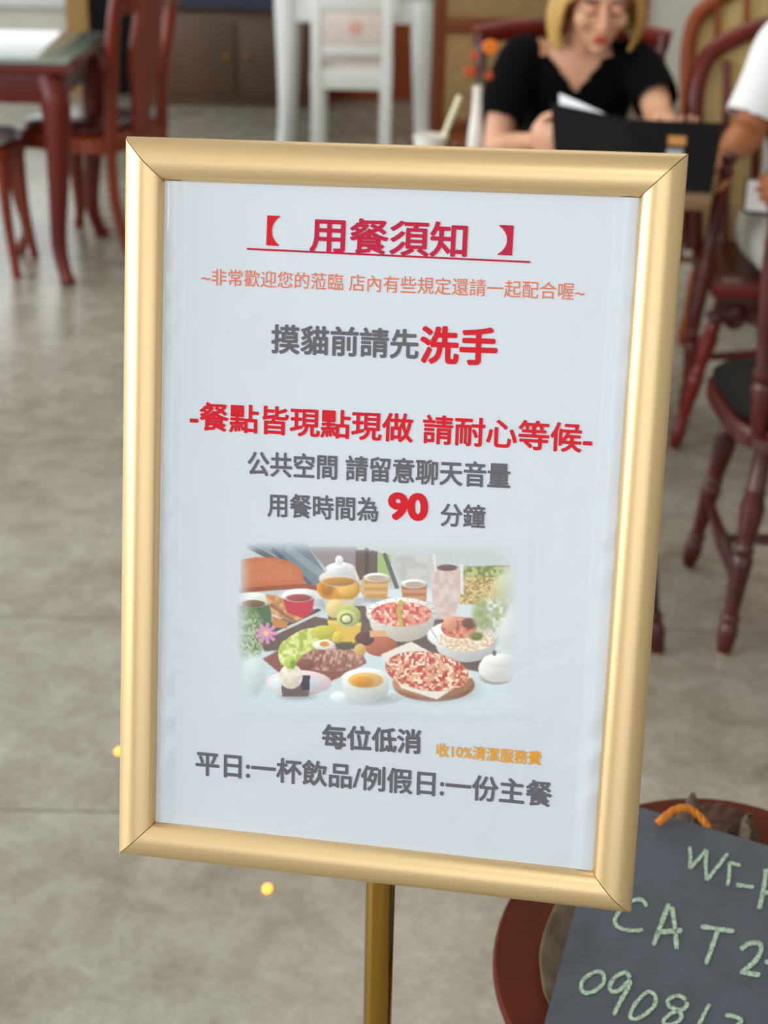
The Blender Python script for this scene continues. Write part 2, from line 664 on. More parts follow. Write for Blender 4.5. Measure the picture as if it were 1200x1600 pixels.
def print_text(text, a, b, h, m, bold=0.02):
    """a, b: pixel points at mid-height of the line's two ends; h: its height in pixels; bold: stroke growth in em"""
    me = glyphs(text)
    co = np.empty(len(me.vertices) * 3)
    me.vertices.foreach_get('co', co)
    co = co.reshape(-1, 3)
    polys = [list(p.vertices) for p in me.polygons]
    bpy.data.meshes.remove(me)
    lo, hi = co.min(0) - bold, co.max(0) + bold
    A = Vector(sign_uv(*a))
    B = Vector(sign_uv(*b))
    mx, my = (a[0] + b[0]) / 2, (a[1] + b[1]) / 2
    hh = (Vector(sign_uv(mx, my - h / 2)) - Vector(sign_uv(mx, my + h / 2))).length
    d = B - A
    nrm = Vector((-d.y, d.x)).normalized()
    nk = 10 if bold > 0.006 else 1
    V, P = [], []
    for k in range(nk):        # the pen: the outline stamped around a small circle
        ox = bold * math.cos(2 * math.pi * k / nk) if nk > 1 else 0
        oy = bold * math.sin(2 * math.pi * k / nk) if nk > 1 else 0
        base = len(V)
        for x, y, _ in co:
            t = (x + ox - lo[0]) / (hi[0] - lo[0])
            u = (y + oy - lo[1]) / (hi[1] - lo[1]) - 0.5
            q = A + d * t + nrm * (u * hh)
            V.append(SM @ Vector((q.x, -0.0018 - 0.000004 * k, q.y)))
        P += [[i + base for i in p] for p in polys]
    me = bpy.data.meshes.new('lettering')
    me.from_pydata([tuple(v) for v in V], [], P)
    return link_mesh('lettering', me, m, poster, smooth=0)


print_text('【', (418, 360), (438, 361), 47, I_RED, 0.015)
print_text('】', (779, 375), (802, 376), 47, I_CRIM, 0.015)
print_text('用餐須知', (485, 366), (731, 376), 56, I_CRIM, 0.022)
print_text('~非常歡迎您的蒞臨 店內有些規定還請一起配合喔~', (316, 432), (914, 456), 27, I_ORANGE, 0.004)
print_text('摸貓前請先', (425, 529), (655, 538), 47, I_GRAY, 0.024)
print_text('洗手', (657, 538), (778, 542), 60, I_RED, 0.034)
print_text('-餐點皆現點現做 請耐心等候-', (298, 649), (926, 685), 46, I_RED, 0.022)
print_text('公共空間 請留意聊天音量', (388, 723), (798, 743), 40, I_GRAY, 0.022)
print_text('用餐時間為', (419, 788), (592, 796), 38, I_GRAY, 0.02)
print_text('90', (607, 790), (670, 792), 44, I_RED, 0.05)
print_text('分鐘', (689, 803), (759, 807), 37, I_GRAY, 0.02)
print_text('每位低消', (504, 1149), (659, 1158), 39, I_GRAY, 0.03)
print_text('收10%清潔服務費', (682, 1170), (846, 1184), 22, I_AMBER, 0.02)
print_text('平日:一杯飲品/例假日:一份主餐', (307, 1190), (863, 1240), 40, I_GRAY, 0.023)
bm = BM()
pts = []
for (x, y) in ((387, 387.3), (829, 408), (829, 411), (387, 390.3)):
    u, w = sign_uv(x, y)
    pts.append(bm.verts.new(SM @ Vector((u, -0.0019, w))))
bm.faces.new(pts)
obj('underline', bm, I_CRIM, poster, smooth=0)


def food_picture():
    """paints the printed picture of a laid table on a small canvas (sRGB), then feathers its border into the paper"""
    W, H = 480, 298
    k = 2.5
    yy, xx = np.mgrid[0:H, 0:W]
    X = xx * k
    Y = yy * k
    paper = np.array([204, 211, 220.])
    img = np.ones((H, W, 3)) * np.array([214, 224, 230.])

    def rnd(scale, seed):
        g = np.random.default_rng(seed)
        a = g.random((int(H / scale) + 3, int(W / scale) + 3))
        u, v = xx / scale, yy / scale
        i, j = u.astype(int), v.astype(int)
        fu, fv = u - i, v - j
        fu, fv = fu * fu * (3 - 2 * fu), fv * fv * (3 - 2 * fv)
        return (a[j, i] * (1 - fu) + a[j, i + 1] * fu) * (1 - fv) + (a[j + 1, i] * (1 - fu) + a[j + 1, i + 1] * fu) * fv

    def blend(mask, c):
        nonlocal img
        c = np.asarray(c, float)
        img = img * (1 - mask[..., None]) + c * mask[..., None]

    def ell(cx, cy, rx, ry, c, soft=4.0, ang=0.0, al=1.0):
        ca, sa = math.cos(math.radians(ang)), math.sin(math.radians(ang))
        dx, dy = X - cx, Y - cy
        u, v = dx * ca + dy * sa, -dx * sa + dy * ca
        d = (1 - np.sqrt((u / rx) ** 2 + (v / ry) ** 2)) * min(rx, ry)
        m = np.clip(d / soft + 0.5, 0, 1) * al
        if min(rx, ry) > 13:
            c = np.asarray(c, float) * np.clip(1.0 - 0.10 * (X - cx) / rx - 0.13 * (Y - cy) / ry, 0.75, 1.2)[..., None]
        blend(m, c)
        return m

    def shade(cx, cy, rx, ry, al=0.35):
        d = 1 - np.sqrt(((X - cx) / rx) ** 2 + ((Y - cy) / ry) ** 2)
        blend(np.clip(d * 1.6, 0, 1) * al, (60, 52, 56))

    def pol(P, c, soft=1, al=1.0):
        inside = np.zeros((H, W), bool)
        n = len(P)
        for i in range(n):
            x0, y0 = P[i]
            x1, y1 = P[(i + 1) % n]
            if y0 == y1:
                continue
            t = (Y - y0) / (y1 - y0)
            inside ^= ((Y >= min(y0, y1)) & (Y < max(y0, y1)) & (X < x0 + t * (x1 - x0)))
        m = inside.astype(float)
        for _ in range(soft):
            p = np.pad(m, 1, mode='edge')
            m = (p[1:-1, 1:-1] * 4 + p[:-2, 1:-1] + p[2:, 1:-1] + p[1:-1, :-2] + p[1:-1, 2:]) / 8
        m = m * al
        blend(m, c)
        return m

    def mott(mask, ca, cb, cc=None, s=4, seed=1, gain=2.3):
        nonlocal img
        a = np.clip((rnd(s, seed) - 0.5) * gain + 0.5, 0, 1)[..., None]
        tex = np.asarray(ca, float) * (1 - a) + np.asarray(cb, float) * a
        if cc is not None:
            b = np.clip((rnd(s * 0.8, seed + 50) - 0.62) * 6, 0, 1)[..., None]
            tex = tex * (1 - b) + np.asarray(cc, float) * b
        img = img * (1 - mask[..., None]) + tex * mask[..., None]

    def line(P, w, c, al=1.0):
        for (x0, y0), (x1, y1) in zip(P[:-1], P[1:]):
            L = max(1e-6, math.hypot(x1 - x0, y1 - y0))
            t = np.clip(((X - x0) * (x1 - x0) + (Y - y0) * (y1 - y0)) / L ** 2, 0, 1)
            d = np.hypot(X - x0 - t * (x1 - x0), Y - y0 - t * (y1 - y0))
            blend(np.clip((w - d) / 2.5 + 0.5, 0, 1) * al, c)
    # behind the table
    pol([(60, 40), (1140, 40), (1140, 260), (60, 260)], (196, 204, 206), 4)
    pol([(110, 66), (330, 60), (420, 200), (360, 230), (300, 190), (210, 110)], (108, 124, 138), 4)
    line([(118, 76), (220, 130)], 10, (52, 58, 70), 0.8)
    line([(210, 90), (345, 215)], 8, (66, 74, 92), 0.8)
    line([(270, 90), (400, 190)], 14, (150, 170, 170), 0.6)
    pol([(340, 80), (525, 80), (525, 190), (430, 190)], (146, 132, 134), 5)
    pol([(520, 90), (602, 96), (602, 205), (520, 205)], (92, 70, 64), 2)
    line([(560, 90), (560, 200)], 8, (60, 44, 42), 0.8)
    pol([(602, 100), (650, 110), (652, 215), (602, 205)], (156, 184, 108), 2)
    line([(628, 110), (672, 230)], 8, (80, 78, 76), 0.9)
    m = pol([(645, 110), (800, 118), (800, 200), (690, 205)], (194, 196, 190), 3)
    mott(m * 0.5, (176, 178, 172), (210, 212, 206), s=10, seed=3)
    m = pol([(915, 190), (1070, 180), (1062, 300), (900, 292)], (186, 156, 96), 3)
    mott(m, (160, 126, 66), (212, 186, 124), (224, 206, 140), s=3, seed=4)
    m = pol([(915, 155), (1100, 150), (1075, 195), (915, 192)], (128, 142, 70), 4)
    mott(m, (108, 124, 60), (184, 190, 110), s=4, seed=5)
    m = ell(1095, 230, 60, 60, (190, 196, 150), 30)
    # table surfaces
    pol([(330, 235), (800, 240), (830, 300), (560, 320), (360, 300)], (222, 232, 238), 3)
    pol([(160, 430), (400, 310), (560, 300), (800, 330), (1010, 420), (980, 560), (640, 480), (420, 460), (180, 480)], (98, 78, 68), 3)
    pol([(360, 275), (420, 280), (415, 350), (360, 340)], (205, 214, 220), 2)
    pol([(540, 240), (690, 240), (690, 300), (560, 320)], (218, 230, 236), 2)
    pol([(90, 480), (420, 450), (640, 480), (990, 550), (1120, 560), (1120, 700), (90, 700)], (206, 226, 232), 4)
    # chair back
    pol([(88, 128), (150, 118), (215, 118), (275, 135), (315, 165), (332, 225), (88, 246)], (196, 100, 54), 2)
    pol([(100, 140), (200, 130), (270, 150), (300, 200), (100, 215)], (206, 116, 66), 5, 0.7)
    line([(88, 243), (332, 226), (400, 240)], 9, (150, 70, 40))
    # tray, mug, sandwich, red cup
    pol([(170, 370), (380, 310), (395, 322), (215, 408)], (70, 70, 72), 1)
    line([(213, 407), (394, 322)], 5, (206, 212, 214))
    pol([(72, 276), (204, 280), (202, 384), (78, 384)], (74, 104, 66), 2)
    line([(110, 300), (112, 380)], 7, (110, 140, 92), 0.6)
    ell(136, 279, 68, 28, (234, 236, 228))
    ell(134, 293, 46, 14, (126, 92, 60))
    m = pol([(180, 258), (225, 262), (316, 322), (322, 350), (280, 362), (206, 330)], (208, 146, 88), 2)
    mott(m * 0.6, (176, 106, 58), (230, 176, 116), s=6, seed=8)
    line([(205, 300), (290, 360)], 6, (126, 78, 50), 0.7)
    m = pol([(205, 338), (266, 360), (262, 386), (206, 382)], (196, 126, 70), 2)
    pol([(246, 270), (364, 272), (356, 330), (318, 346), (262, 326)], (196, 34, 52), 2)
    ell(306, 262, 63, 25, (238, 236, 236))
    ell(306, 271, 48, 14, (156, 58, 60))
    # teapot
    shade(460, 290, 110, 40, 0.4)
    ell(455, 236, 82, 50, (220, 150, 40))
    ell(410, 232, 26, 34, (186, 110, 26), 14)
    ell(486, 236, 36, 30, (240, 182, 70), 16)
    ell(455, 198, 74, 32, (216, 206, 196))
    ell(455, 210, 62, 16, (188, 124, 40))
    ell(462, 162, 55, 24, (232, 236, 238))
    ell(462, 152, 30, 16, (244, 246, 247))
    ell(457, 130, 15, 18, (236, 240, 242))
    line([(510, 160), (526, 200)], 6, (216, 214, 206))
    pol([(396, 276), (520, 276), (500, 330), (412, 330)], (226, 204, 178), 3, 0.85)
    # two cups, smoothie
    shade(600, 278, 80, 18)
    shade(745, 296, 80, 18)
    shade(860, 352, 70, 18)
    for (cx, x0, x1, y0, y1, c, d) in ((597, 546, 641, 192, 274, (196, 142, 74), (226, 178, 104)), (738, 690, 786, 216, 292, (168, 104, 66), (206, 150, 104))):
        pol([(x0, y0), (x1, y0), (x1 - 5, y1), (x0 + 5, y1)], c, 2)
        for q in (0.4, 0.72):
            line([(x0 + 6, y0 + (y1 - y0) * q), (x1 - 6, y0 + (y1 - y0) * q)], 7, d, 0.8)
        ell(cx, y0 + 2, 48, 17, (236, 234, 228))
        ell(cx, y0 + 5, 36, 11, (186, 166, 146))
    line([(548, 205), (540, 240), (552, 262)], 6, (206, 176, 130))
    m = pol([(800, 150), (922, 152), (914, 250), (886, 352), (816, 352), (804, 250)], (214, 192, 182), 2)
    mott(m * 0.5, (198, 172, 162), (230, 214, 206), s=7, seed=11)
    ell(862, 158, 38, 12, (96, 68, 70))
    line([(812, 110), (818, 170)], 4, (232, 232, 226))
    line([(916, 150), (916, 250)], 6, (236, 236, 236), 0.8)
    # salad bowl
    shade(700, 408, 150, 50)
    ell(692, 362, 120, 74, (214, 204, 188))
    ell(692, 330, 134, 60, (228, 226, 218))
    for t in range(18):
        a = t / 18 * 2 * math.pi
        line([(692 + 118 * math.cos(a), 330 + 52 * math.sin(a)), (692 + 130 * math.cos(a), 330 + 58 * math.sin(a))], 2, (160, 166, 180), 0.7)
    m = ell(690, 332, 112, 46, (216, 104, 84))
    mott(m, (206, 70, 60), (236, 150, 124), (244, 216, 190), s=5, seed=12)
    line([(688, 285), (680, 320), (690, 372)], 8, (186, 176, 60), 0.9)
    # plate at right
    shade(940, 490, 140, 46)
    ell(932, 450, 112, 62, (206, 208, 206))
    ell(932, 412, 146, 60, (228, 232, 236))
    line([(800, 388), (840, 448), (932, 470), (1030, 450), (1066, 400)], 2, (120, 134, 168), 0.7)
    m = ell(930, 430, 106, 42, (236, 216, 188))
    mott(m, (222, 186, 150), (246, 236, 218), s=3, seed=14)
    m = ell(905, 382, 66, 40, (206, 112, 82))
    mott(m, (186, 82, 58), (226, 150, 116), s=5, seed=15)
    ell(872, 366, 26, 26, (224, 150, 122))
    ell(944, 366, 30, 20, (104, 62, 44), 8)
    m = ell(970, 415, 26, 16, (110, 116, 52), 8)
    # glass, leaves far right
    m = ell(1045, 335, 80, 62, (202, 210, 194), 24)
    mott(m * 0.8, (150, 166, 110), (226, 230, 222), s=5, seed=16)
    m = ell(985, 330, 30, 60, (128, 146, 72), 20, al=0.6)
    ell(1110, 400, 60, 70, (216, 216, 208), 30)
    # kiwi cup
    ell(440, 312, 32, 36, (226, 202, 128))
    pol([(412, 352), (541, 362), (530, 438), (428, 436)], (226, 186, 64), 2)
    line([(418, 362), (536, 372)], 4, (240, 212, 110))
    ell(492, 338, 46, 40, (176, 184, 96))
    ell(486, 348, 38, 32, (196, 202, 124))
    ell(484, 350, 24, 21, (110, 116, 50))
    ell(484, 350, 17, 14, (228, 226, 180))
    # board, salad, meat
    ell(612, 452, 62, 38, (178, 94, 66))
    ell(552, 424, 36, 26, (84, 50, 46), 6)
    pol([(570, 395), (634, 394), (636, 416), (572, 418)], (224, 168, 120), 1)
    pol([(170, 500), (260, 450), (540, 470), (560, 515), (430, 584), (250, 566)], (140, 82, 70), 3)
    m = ell(330, 450, 98, 58, (200, 212, 96), ang=-24)
    mott(m, (170, 186, 66), (226, 232, 140), s=6, seed=18)
    m = ell(265, 480, 36, 52, (206, 220, 110))
    mott(m, (180, 200, 80), (236, 242, 170), s=5, seed=19)
    m = ell(400, 400, 48, 26, (196, 190, 60))
    ell(452, 418, 20, 22, (222, 190, 60))
    m = ell(430, 502, 116, 44, (178, 124, 104))
    mott(m, (146, 92, 76), (206, 158, 138), s=5, seed=20)
    for q in range(6):
        line([(370 + q * 30, 470), (350 + q * 31, 530)], 3, (126, 76, 62), 0.7)
    ell(330, 520, 38, 22, (130, 72, 54), 8)
    ell(400, 447, 42, 18, (240, 238, 228))
    ell(402, 444, 18, 10, (222, 140, 46))
    ell(480, 454, 36, 12, (70, 74, 44))
    m = ell(535, 466, 22, 24, (214, 166, 92))
    # left plants and flower
    m = ell(118, 410, 54, 90, (122, 150, 96), 26, al=0.85)
    mott(m * 0.8, (92, 122, 66), (196, 208, 176), s=3, seed=22)
    for q in range(9):
        a = q / 9 * 2 * math.pi
        line([(183, 404), (183 + 36 * math.cos(a), 404 + 34 * math.sin(a))], 7, (222, 146, 192), 0.9)
    ell(183, 404, 9, 9, (236, 206, 130))
    ell(135, 560, 44, 80, (214, 226, 228), 20, al=0.8)
    # plates in front
    ell(306, 590, 122, 48, (234, 212, 218))
    ell(290, 594, 92, 34, (214, 226, 232))
    shade(300, 640, 90, 24, 0.3)
    pol([(240, 590), (346, 590), (342, 642), (244, 642)], (104, 84, 82), 2)
    pol([(312, 562), (348, 562), (346, 616), (316, 616)], (44, 44, 62), 1)
    m = ell(276, 566, 44, 46, (236, 226, 206))
    mott(m * 0.5, (214, 202, 178), (248, 242, 230), s=6, seed=24)
    ell(274, 512, 22, 26, (176, 202, 84), 6)
    ell(284, 520, 9, 16, (112, 156, 50))
    # tea cup
    ell(562, 642, 140, 34, (224, 236, 240))
    shade(575, 650, 120, 34, 0.3)
    ell(556, 606, 88, 58, (214, 220, 216))
    ell(556, 576, 92, 42, (236, 238, 234))
    ell(556, 580, 66, 29, (224, 178, 96))
    ell(546, 584, 40, 20, (216, 146, 44), 8)
    line([(466, 576), (436, 584), (434, 606), (470, 618)], 5, (216, 224, 226))
    # pizza
    shade(830, 622, 190, 60, 0.3)
    ell(812, 598, 152, 62, (150, 94, 64))
    ell(806, 588, 150, 56, (178, 122, 84))
    pol([(612, 484), (726, 434), (960, 562), (822, 652), (690, 610)], (238, 232, 222), 2)
    m = ell(786, 546, 156, 72, (206, 110, 80), ang=8)
    mott(m, (190, 66, 52), (232, 172, 132), (246, 232, 206), s=4.2, seed=26)
    # cup at right
    ell(1046, 570, 62, 26, (180, 160, 150), 6)
    ell(1050, 536, 72, 52, (226, 226, 222))
    ell(1056, 506, 62, 26, (238, 238, 236))
    ell(1038, 478, 8, 10, (90, 90, 96))
    # overall print grain and border
    g = (rnd(1.6, 40) - 0.5)[..., None] * 9
    img = np.clip(img + g, 0, 255)
    fx = np.clip((X - 62) / 90, 0, 1) * np.clip((1138 - X) / 110, 0, 1)
    fy = np.clip((Y - 52) / 70, 0, 1) * np.clip((702 - Y) / 80, 0, 1)
    f = np.clip(fx * fy * 1.15, 0, 1)
    f = (f * f * (3 - 2 * f))[..., None]
    img = paper * (1 - f) + (img * 0.86 + 24) * f
    s = img / 255.0
    return np.where(s <= 0.04045, s / 12.92, ((s + 0.055) / 1.055) ** 2.4)


PIC = food_picture()
PH, PW = PIC.shape[:2]
verts, faces, cols = [], [], []
for j in range(PH):
    for i in range(PW):
        u, w = sign_uv(340 + (i + 0.5) / PW * 500, 820 + (j + 0.5) / PH * 310)
        ed = min(i, j, PW - 1 - i, PH - 1 - j)
        verts.append(SM @ Vector((u, -0.00136 - 0.00022 * min(1.0, ed / 14), w)))
for j in range(PH - 1):
    for i in range(PW - 1):
        a = j * PW + i
        faces.append((a, a + PW, a + PW + 1, a + 1))
me = bpy.data.meshes.new('food_picture')
me.from_pydata([tuple(v) for v in verts], [], faces)
ca = me.color_attributes.new('print', 'FLOAT_COLOR', 'POINT')
ca.data.foreach_set('color', np.concatenate([PIC.reshape(-1, 3), np.ones((PH * PW, 1))], 1).ravel().astype(np.float32))
fp = link_mesh('food_picture', me, M_PRINT, poster, smooth=180)
fp['label'] = 'printed picture of a laid table with dishes'

# ------------------------------------------------------------------ stool, leaves and chalkboard
SZ = 0.60
oval = []
for k in range(72):
    t = 2 * math.pi * k / 72
    p = on_z(1083 + 313 * math.cos(t), 1501 - 257 * math.sin(t), SZ)
    oval.append((p.x, p.y))
OC = Vector((sum(p[0] for p in oval) / 72, sum(p[1] for p in oval) / 72, 0))
stool = thing('wooden_stool', 'round red-brown wooden stool under the chalkboard, right of the brass pole', 'stool', (OC.x, OC.y, 0))


def oval_slab(bm, z0, z1, s, rnd=0.005):
    rings = []
    for z, k in ((z0, s * 0.93), (z0 + rnd, s * 0.955), (z1 - rnd, s), (z1, s - rnd * 3)):
        rings.append([bm.verts.new((OC.x + (x - OC.x) * k, OC.y + (y - OC.y) * k, z)) for x, y in oval])
    n = len(oval)
    for a, b in zip(rings[:-1], rings[1:]):
        for i in range(n):
            bm.faces.new((a[i], a[(i + 1) % n], b[(i + 1) % n], b[i]))
    bm.faces.new(rings[0][::-1])
    bm.faces.new(rings[-1])
    return bm


obj('seat', oval_slab(BM(), SZ - 0.034, SZ, 1.0), M_STOOL, stool)
obj('apron', oval_slab(BM(), SZ - 0.085, SZ - 0.034, 0.84), M_STOOL, stool)
for sx, sy in ((-1, -1), (1, -1), (1, 1), (-1, 1)):
    top = Vector((OC.x + sx * 0.085, OC.y + sy * 0.095, SZ - 0.05))
    foot = Vector((OC.x + sx * 0.11, OC.y + sy * 0.125, 0.0))
    obj('leg', lathe(BM(), foot, top, [(0, 0.013), (0.05, 0.016), (0.3, 0.02), (0.35, 0.016), (0.38, 0.022), (0.7, 0.025), (1, 0.022)]), M_STOOL, stool)

# chalkboard: lies on the stool, its top propped up on the dried leaves
BT = math.radians(14)
BN = Vector((-0.04, -math.sin(BT), math.cos(BT))).normalized()
BP = on_z(870, 1560, SZ + 0.028)
b_tl = on_plane(945, 1243, BP, BN)
b_t2 = on_plane(1200, 1320, BP, BN)
b_l2 = on_plane(850, 1600, BP, BN)
bu = (b_t2 - b_tl).normalized()
bv = (b_l2 - b_tl).normalized()
BWID, BLEN = 0.27, 0.30


def board_pt(u, v, h=0.0):
    return b_tl + bu * u + bv * v + BN * h


def on_board(px, py, h=0.0008):
    p = on_plane(px, py, BP, BN)
    return p + BN * h


board = thing('chalkboard', 'dark gray chalkboard with pale green handwriting lying on the round wooden stool', 'chalkboard', tuple(board_pt(BWID / 2, BLEN / 2)))
bm = BM()
cs = [(0, 0), (BWID, 0), (BWID, BLEN), (0, BLEN)]
lo = [bm.verts.new(board_pt(u, v, -0.006)) for u, v in cs]
hi = [bm.verts.new(board_pt(u, v, 0.0)) for u, v in cs]
bm.faces.new(lo[::-1])
bm.faces.new(hi)
for i in range(4):
    bm.faces.new((lo[i], lo[(i + 1) % 4], hi[(i + 1) % 4], hi[i]))
bmesh.ops.bevel(bm, geom=bm.edges[:], offset=0.0012, segments=2, affect='EDGES')
obj('panel', bm, M_SLATE, board)


def chalk(strokes, width=3.2, closed=False):
    """one written character: flat chalk ribbons on the board, crop coordinates of the writing"""
    bm = BM()
    for st in strokes:
        P = [(740 + x / 2.6087, 1200 + y / 2.6087) for x, y in st]
        if len(P) > 2:
            Q = spline([(x, y, 0) for x, y in P], n=10 * len(P))
            P = [(q.x, q.y) for q in Q]
        else:
            (xa, ya), (xb, yb) = P
            P = [(xa + (xb - xa) * t / 14, ya + (yb - ya) * t / 14) for t in range(15)]
        L, R = [], []
        for i in range(len(P)):
            a, b = P[max(i - 1, 0)], P[min(i + 1, len(P) - 1)]
            dx, dy = b[0] - a[0], b[1] - a[1]
            l = math.hypot(dx, dy) or 1
            w = width * (0.85 + 0.4 * random.random())
            if i in (0, len(P) - 1):
                w *= 0.6
            ox, oy = -dy / l * w, dx / l * w
            L.append(on_board(P[i][0] + ox, P[i][1] + oy))
            R.append(on_board(P[i][0] - ox, P[i][1] - oy))
        vl = [bm.verts.new(p) for p in L]
        vr = [bm.verts.new(p) for p in R]
        for i in range(len(P) - 1):
            bm.faces.new((vl[i], vl[i + 1], vr[i + 1], vr[i]))
    return obj('handwriting', bm, M_CHALK, board, smooth=0)


chalk([[(880, 322), (884, 372), (880, 415)], [(880, 415), (915, 375), (950, 335)], [(950, 335), (946, 400), (950, 460)], [(950, 460), (990, 410), (1036, 350)]], 2.6)
chalk([[(1042, 388), (1042, 430), (1036, 482)], [(1040, 388), (1088, 400)]], 2.6)
chalk([[(1070, 478), (1142, 488)]], 2.8)
chalk([[(1192, 425), (1180, 500), (1164, 578)], [(1180, 425), (1215, 420), (1260, 430)], [(1178, 512), (1240, 505)]], 3.2)
chalk([[(1290, 480), (1280, 600)], [(1286, 440), (1294, 442)]], 3.0)
chalk([[(706, 566), (692, 544), (668, 538), (630, 552), (598, 582), (576, 620), (586, 648), (630, 664), (690, 662)]], 2.8)
chalk([[(796, 555), (764, 640), (732, 726)], [(808, 568), (820, 650), (828, 740)], [(742, 672), (850, 664)]], 3.4)
chalk([[(926, 648), (1062, 668)], [(996, 662), (972, 730), (946, 802)]], 3.4)
chalk([[(1088, 742), (1120, 720), (1160, 716), (1172, 742), (1146, 790), (1090, 836)], [(1086, 834), (1168, 846)]], 3.4)
chalk([[(1186, 792), (1260, 800)], [(1236, 730), (1222, 870)]], 3.2)
chalk([[(492, 832), (450, 862), (438, 896), (452, 918), (490, 912), (528, 880), (530, 846), (512, 832), (492, 834)]], 2.8)
chalk([[(638, 858), (620, 836), (584, 850), (556, 886), (562, 912), (594, 908), (632, 872), (634, 890), (600, 950), (570, 1010)]], 3.0)
chalk([[(702, 916), (660, 962), (638, 1010), (654, 1026), (690, 1012), (736, 972), (740, 930), (716, 914), (700, 918)]], 2.8)
chalk([[(866, 948), (836, 930), (796, 944), (796, 972), (836, 992), (846, 1020), (814, 1046), (780, 1046), (776, 1028), (810, 1000), (862, 980), (870, 954)]], 2.8)
chalk([[(962, 964), (940, 1004), (912, 1060)]], 2.8)
chalk([[(1026, 1010), (1060, 1014), (1096, 1030)], [(1096, 1030), (1060, 1070), (1044, 1110)]], 3.0)
# rope loop threaded through the board's top edge
ro = []
ctrl = [(1028, 1291, 0.004), (1036, 1287, 0.008), (1052, 1278, 0.010), (1072, 1273, 0.009), (1090, 1279, 0.005), (1106, 1289, -0.003), (1112, 1300, -0.014)]
path = spline([on_board(x, y, h) for x, y, h in ctrl], 40)
bm = BM()
for ph in (0, 2 * math.pi / 3, 4 * math.pi / 3):
    pts = []
    for i, p in enumerate(path):
        d = (path[min(i + 1, 40)] - path[max(i - 1, 0)]).normalized()
        a, b = frame_of(d, BN)
        t = ph + i * 0.55
        pts.append(p + (a * math.cos(t) + b * math.sin(t)) * 0.0016)
    tube(bm, pts, 0.0021, seg=8)
obj('rope', bm, M_ROPE, board)


def leaf(name, label, rib, widths, m, up=Vector((0, 0, 1)), curl=0.4, group=None):
    """a dried leaf: cupped blade either side of a rib"""
    P = spline(rib, 20)
    bm = BM()
    rows = []
    for i, p in enumerate(P):
        t = i / 20
        d = (P[min(i + 1, 20)] - P[max(i - 1, 0)]).normalized()
        side = d.cross(up).normalized()
        nr = side.cross(d).normalized()
        k = t * (len(widths) - 1)
        a = min(int(k), len(widths) - 2)
        w = widths[a] + (widths[a + 1] - widths[a]) * (k - a)
        row = []
        for j in range(-5, 6):
            s = j / 5
            ripple = 0.0018 * math.sin(i * 1.7 + j * 1.1)
            row.append(bm.verts.new(p + side * (s * w) + nr * (curl * w * s * s + ripple * abs(s))))
        rows.append(row)
    for r0, r1 in zip(rows[:-1], rows[1:]):
        for a in range(10):
            bm.faces.new((r0[a], r0[a + 1], r1[a + 1], r1[a]))
    me = bpy.data.meshes.new('tmp')
    bmesh.ops.recalc_face_normals(bm, faces=bm.faces[:])
    bm.to_mesh(me)
    bm.free()
    t = bpy.data.objects.new('tmp', me)
    COL.objects.link(t)
    me2 = modified(t, [('SOLIDIFY', dict(thickness=0.0016, offset=0.0)), ('SUBSURF', dict(levels=1, render_levels=1))])
    bpy.data.objects.remove(t)
    root = thing(name, label, 'leaf', tuple(P[0]), group)
    link_mesh('blade', me2, m, root, 180)
    obj('midrib', tube(BM(), P, [0.0028 * (1 - 0.7 * i / 20) for i in range(21)], seg=8), m, root)
    return root


def zt(px, py, h):
    return on_z(px, py, SZ + h)


leaf('dried_leaf', 'flat olive-brown dried leaf showing left of the chalkboard on the round stool', [zt(905, 1640, 0.004), zt(893, 1560, 0.006), zt(895, 1490, 0.006), zt(925, 1400, 0.007), zt(975, 1330, 0.006)], [0.006, 0.022, 0.028, 0.026, 0.012], M_LEAF, curl=0.08, group='dried leaves on the stool')
leaf('dried_leaf', 'gray-brown dried leaf tip standing up behind the top edge of the chalkboard', [zt(1082, 1330, 0.012), zt(1082, 1302, 0.022), zt(1083, 1282, 0.030), zt(1084, 1258, 0.042), zt(1083, 1238, 0.050)], [0.020, 0.022, 0.016, 0.008, 0.002], M_LEAF, up=Vector((0.2, -1, 0.3)), curl=-0.5, group='dried leaves on the stool')
leaf('dried_leaf', 'reddish-brown dried leaf lying behind the orange rope of the chalkboard', [zt(1060, 1300, 0.006), zt(1090, 1288, 0.012), zt(1120, 1284, 0.016), zt(1145, 1288, 0.016), zt(1160, 1300, 0.012)], [0.008, 0.020, 0.026, 0.022, 0.010], M_LEAF_RED, curl=0.15, group='dried leaves on the stool')
leaf('dried_leaf', 'narrow curled dried leaf at the right behind the chalkboard, dark hollow beside it', [zt(1170, 1345, 0.008), zt(1160, 1318, 0.022), zt(1159, 1298, 0.034), zt(1162, 1280, 0.044), zt(1168, 1274, 0.050)], [0.012, 0.014, 0.012, 0.009, 0.005], M_LEAF, up=Vector((1, -0.4, 0.2)), curl=0.9, group='dried leaves on the stool')

# small amber spots on the floor, glowing by emission
M_AMBER = emis('amber_glow_spot', (1.0, 0.38, 0.04, 1), 4.5)
for px, py, lab in ((418, 1390, 'small glowing amber spot on the concrete floor below the sign frame'), (186, 1175, 'small glowing amber spot peeping out at the left edge of the sign frame')):
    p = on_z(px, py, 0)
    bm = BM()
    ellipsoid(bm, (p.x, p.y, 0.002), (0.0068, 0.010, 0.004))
    tag(obj('glow_spot', bm, M_AMBER, origin=(p.x, p.y, 0)), lab, 'light', 'glowing amber spots on the floor')

# ------------------------------------------------------------------ turned-leg chairs
LEGP = [(0, .011), (.02, .0135), (.09, .0175), (.14, .0168), (.155, .0135), (.17, .0168), (.185, .0168), (.2, .0122), (.3, .015), (.42, .0182), (.47, .0195),
        (.49, .015), (.51, .0185), (.53, .0142), (.58, .0168), (.72, .0215), (.77, .0165), (.79, .0192), (.81, .0152), (1, .016)]


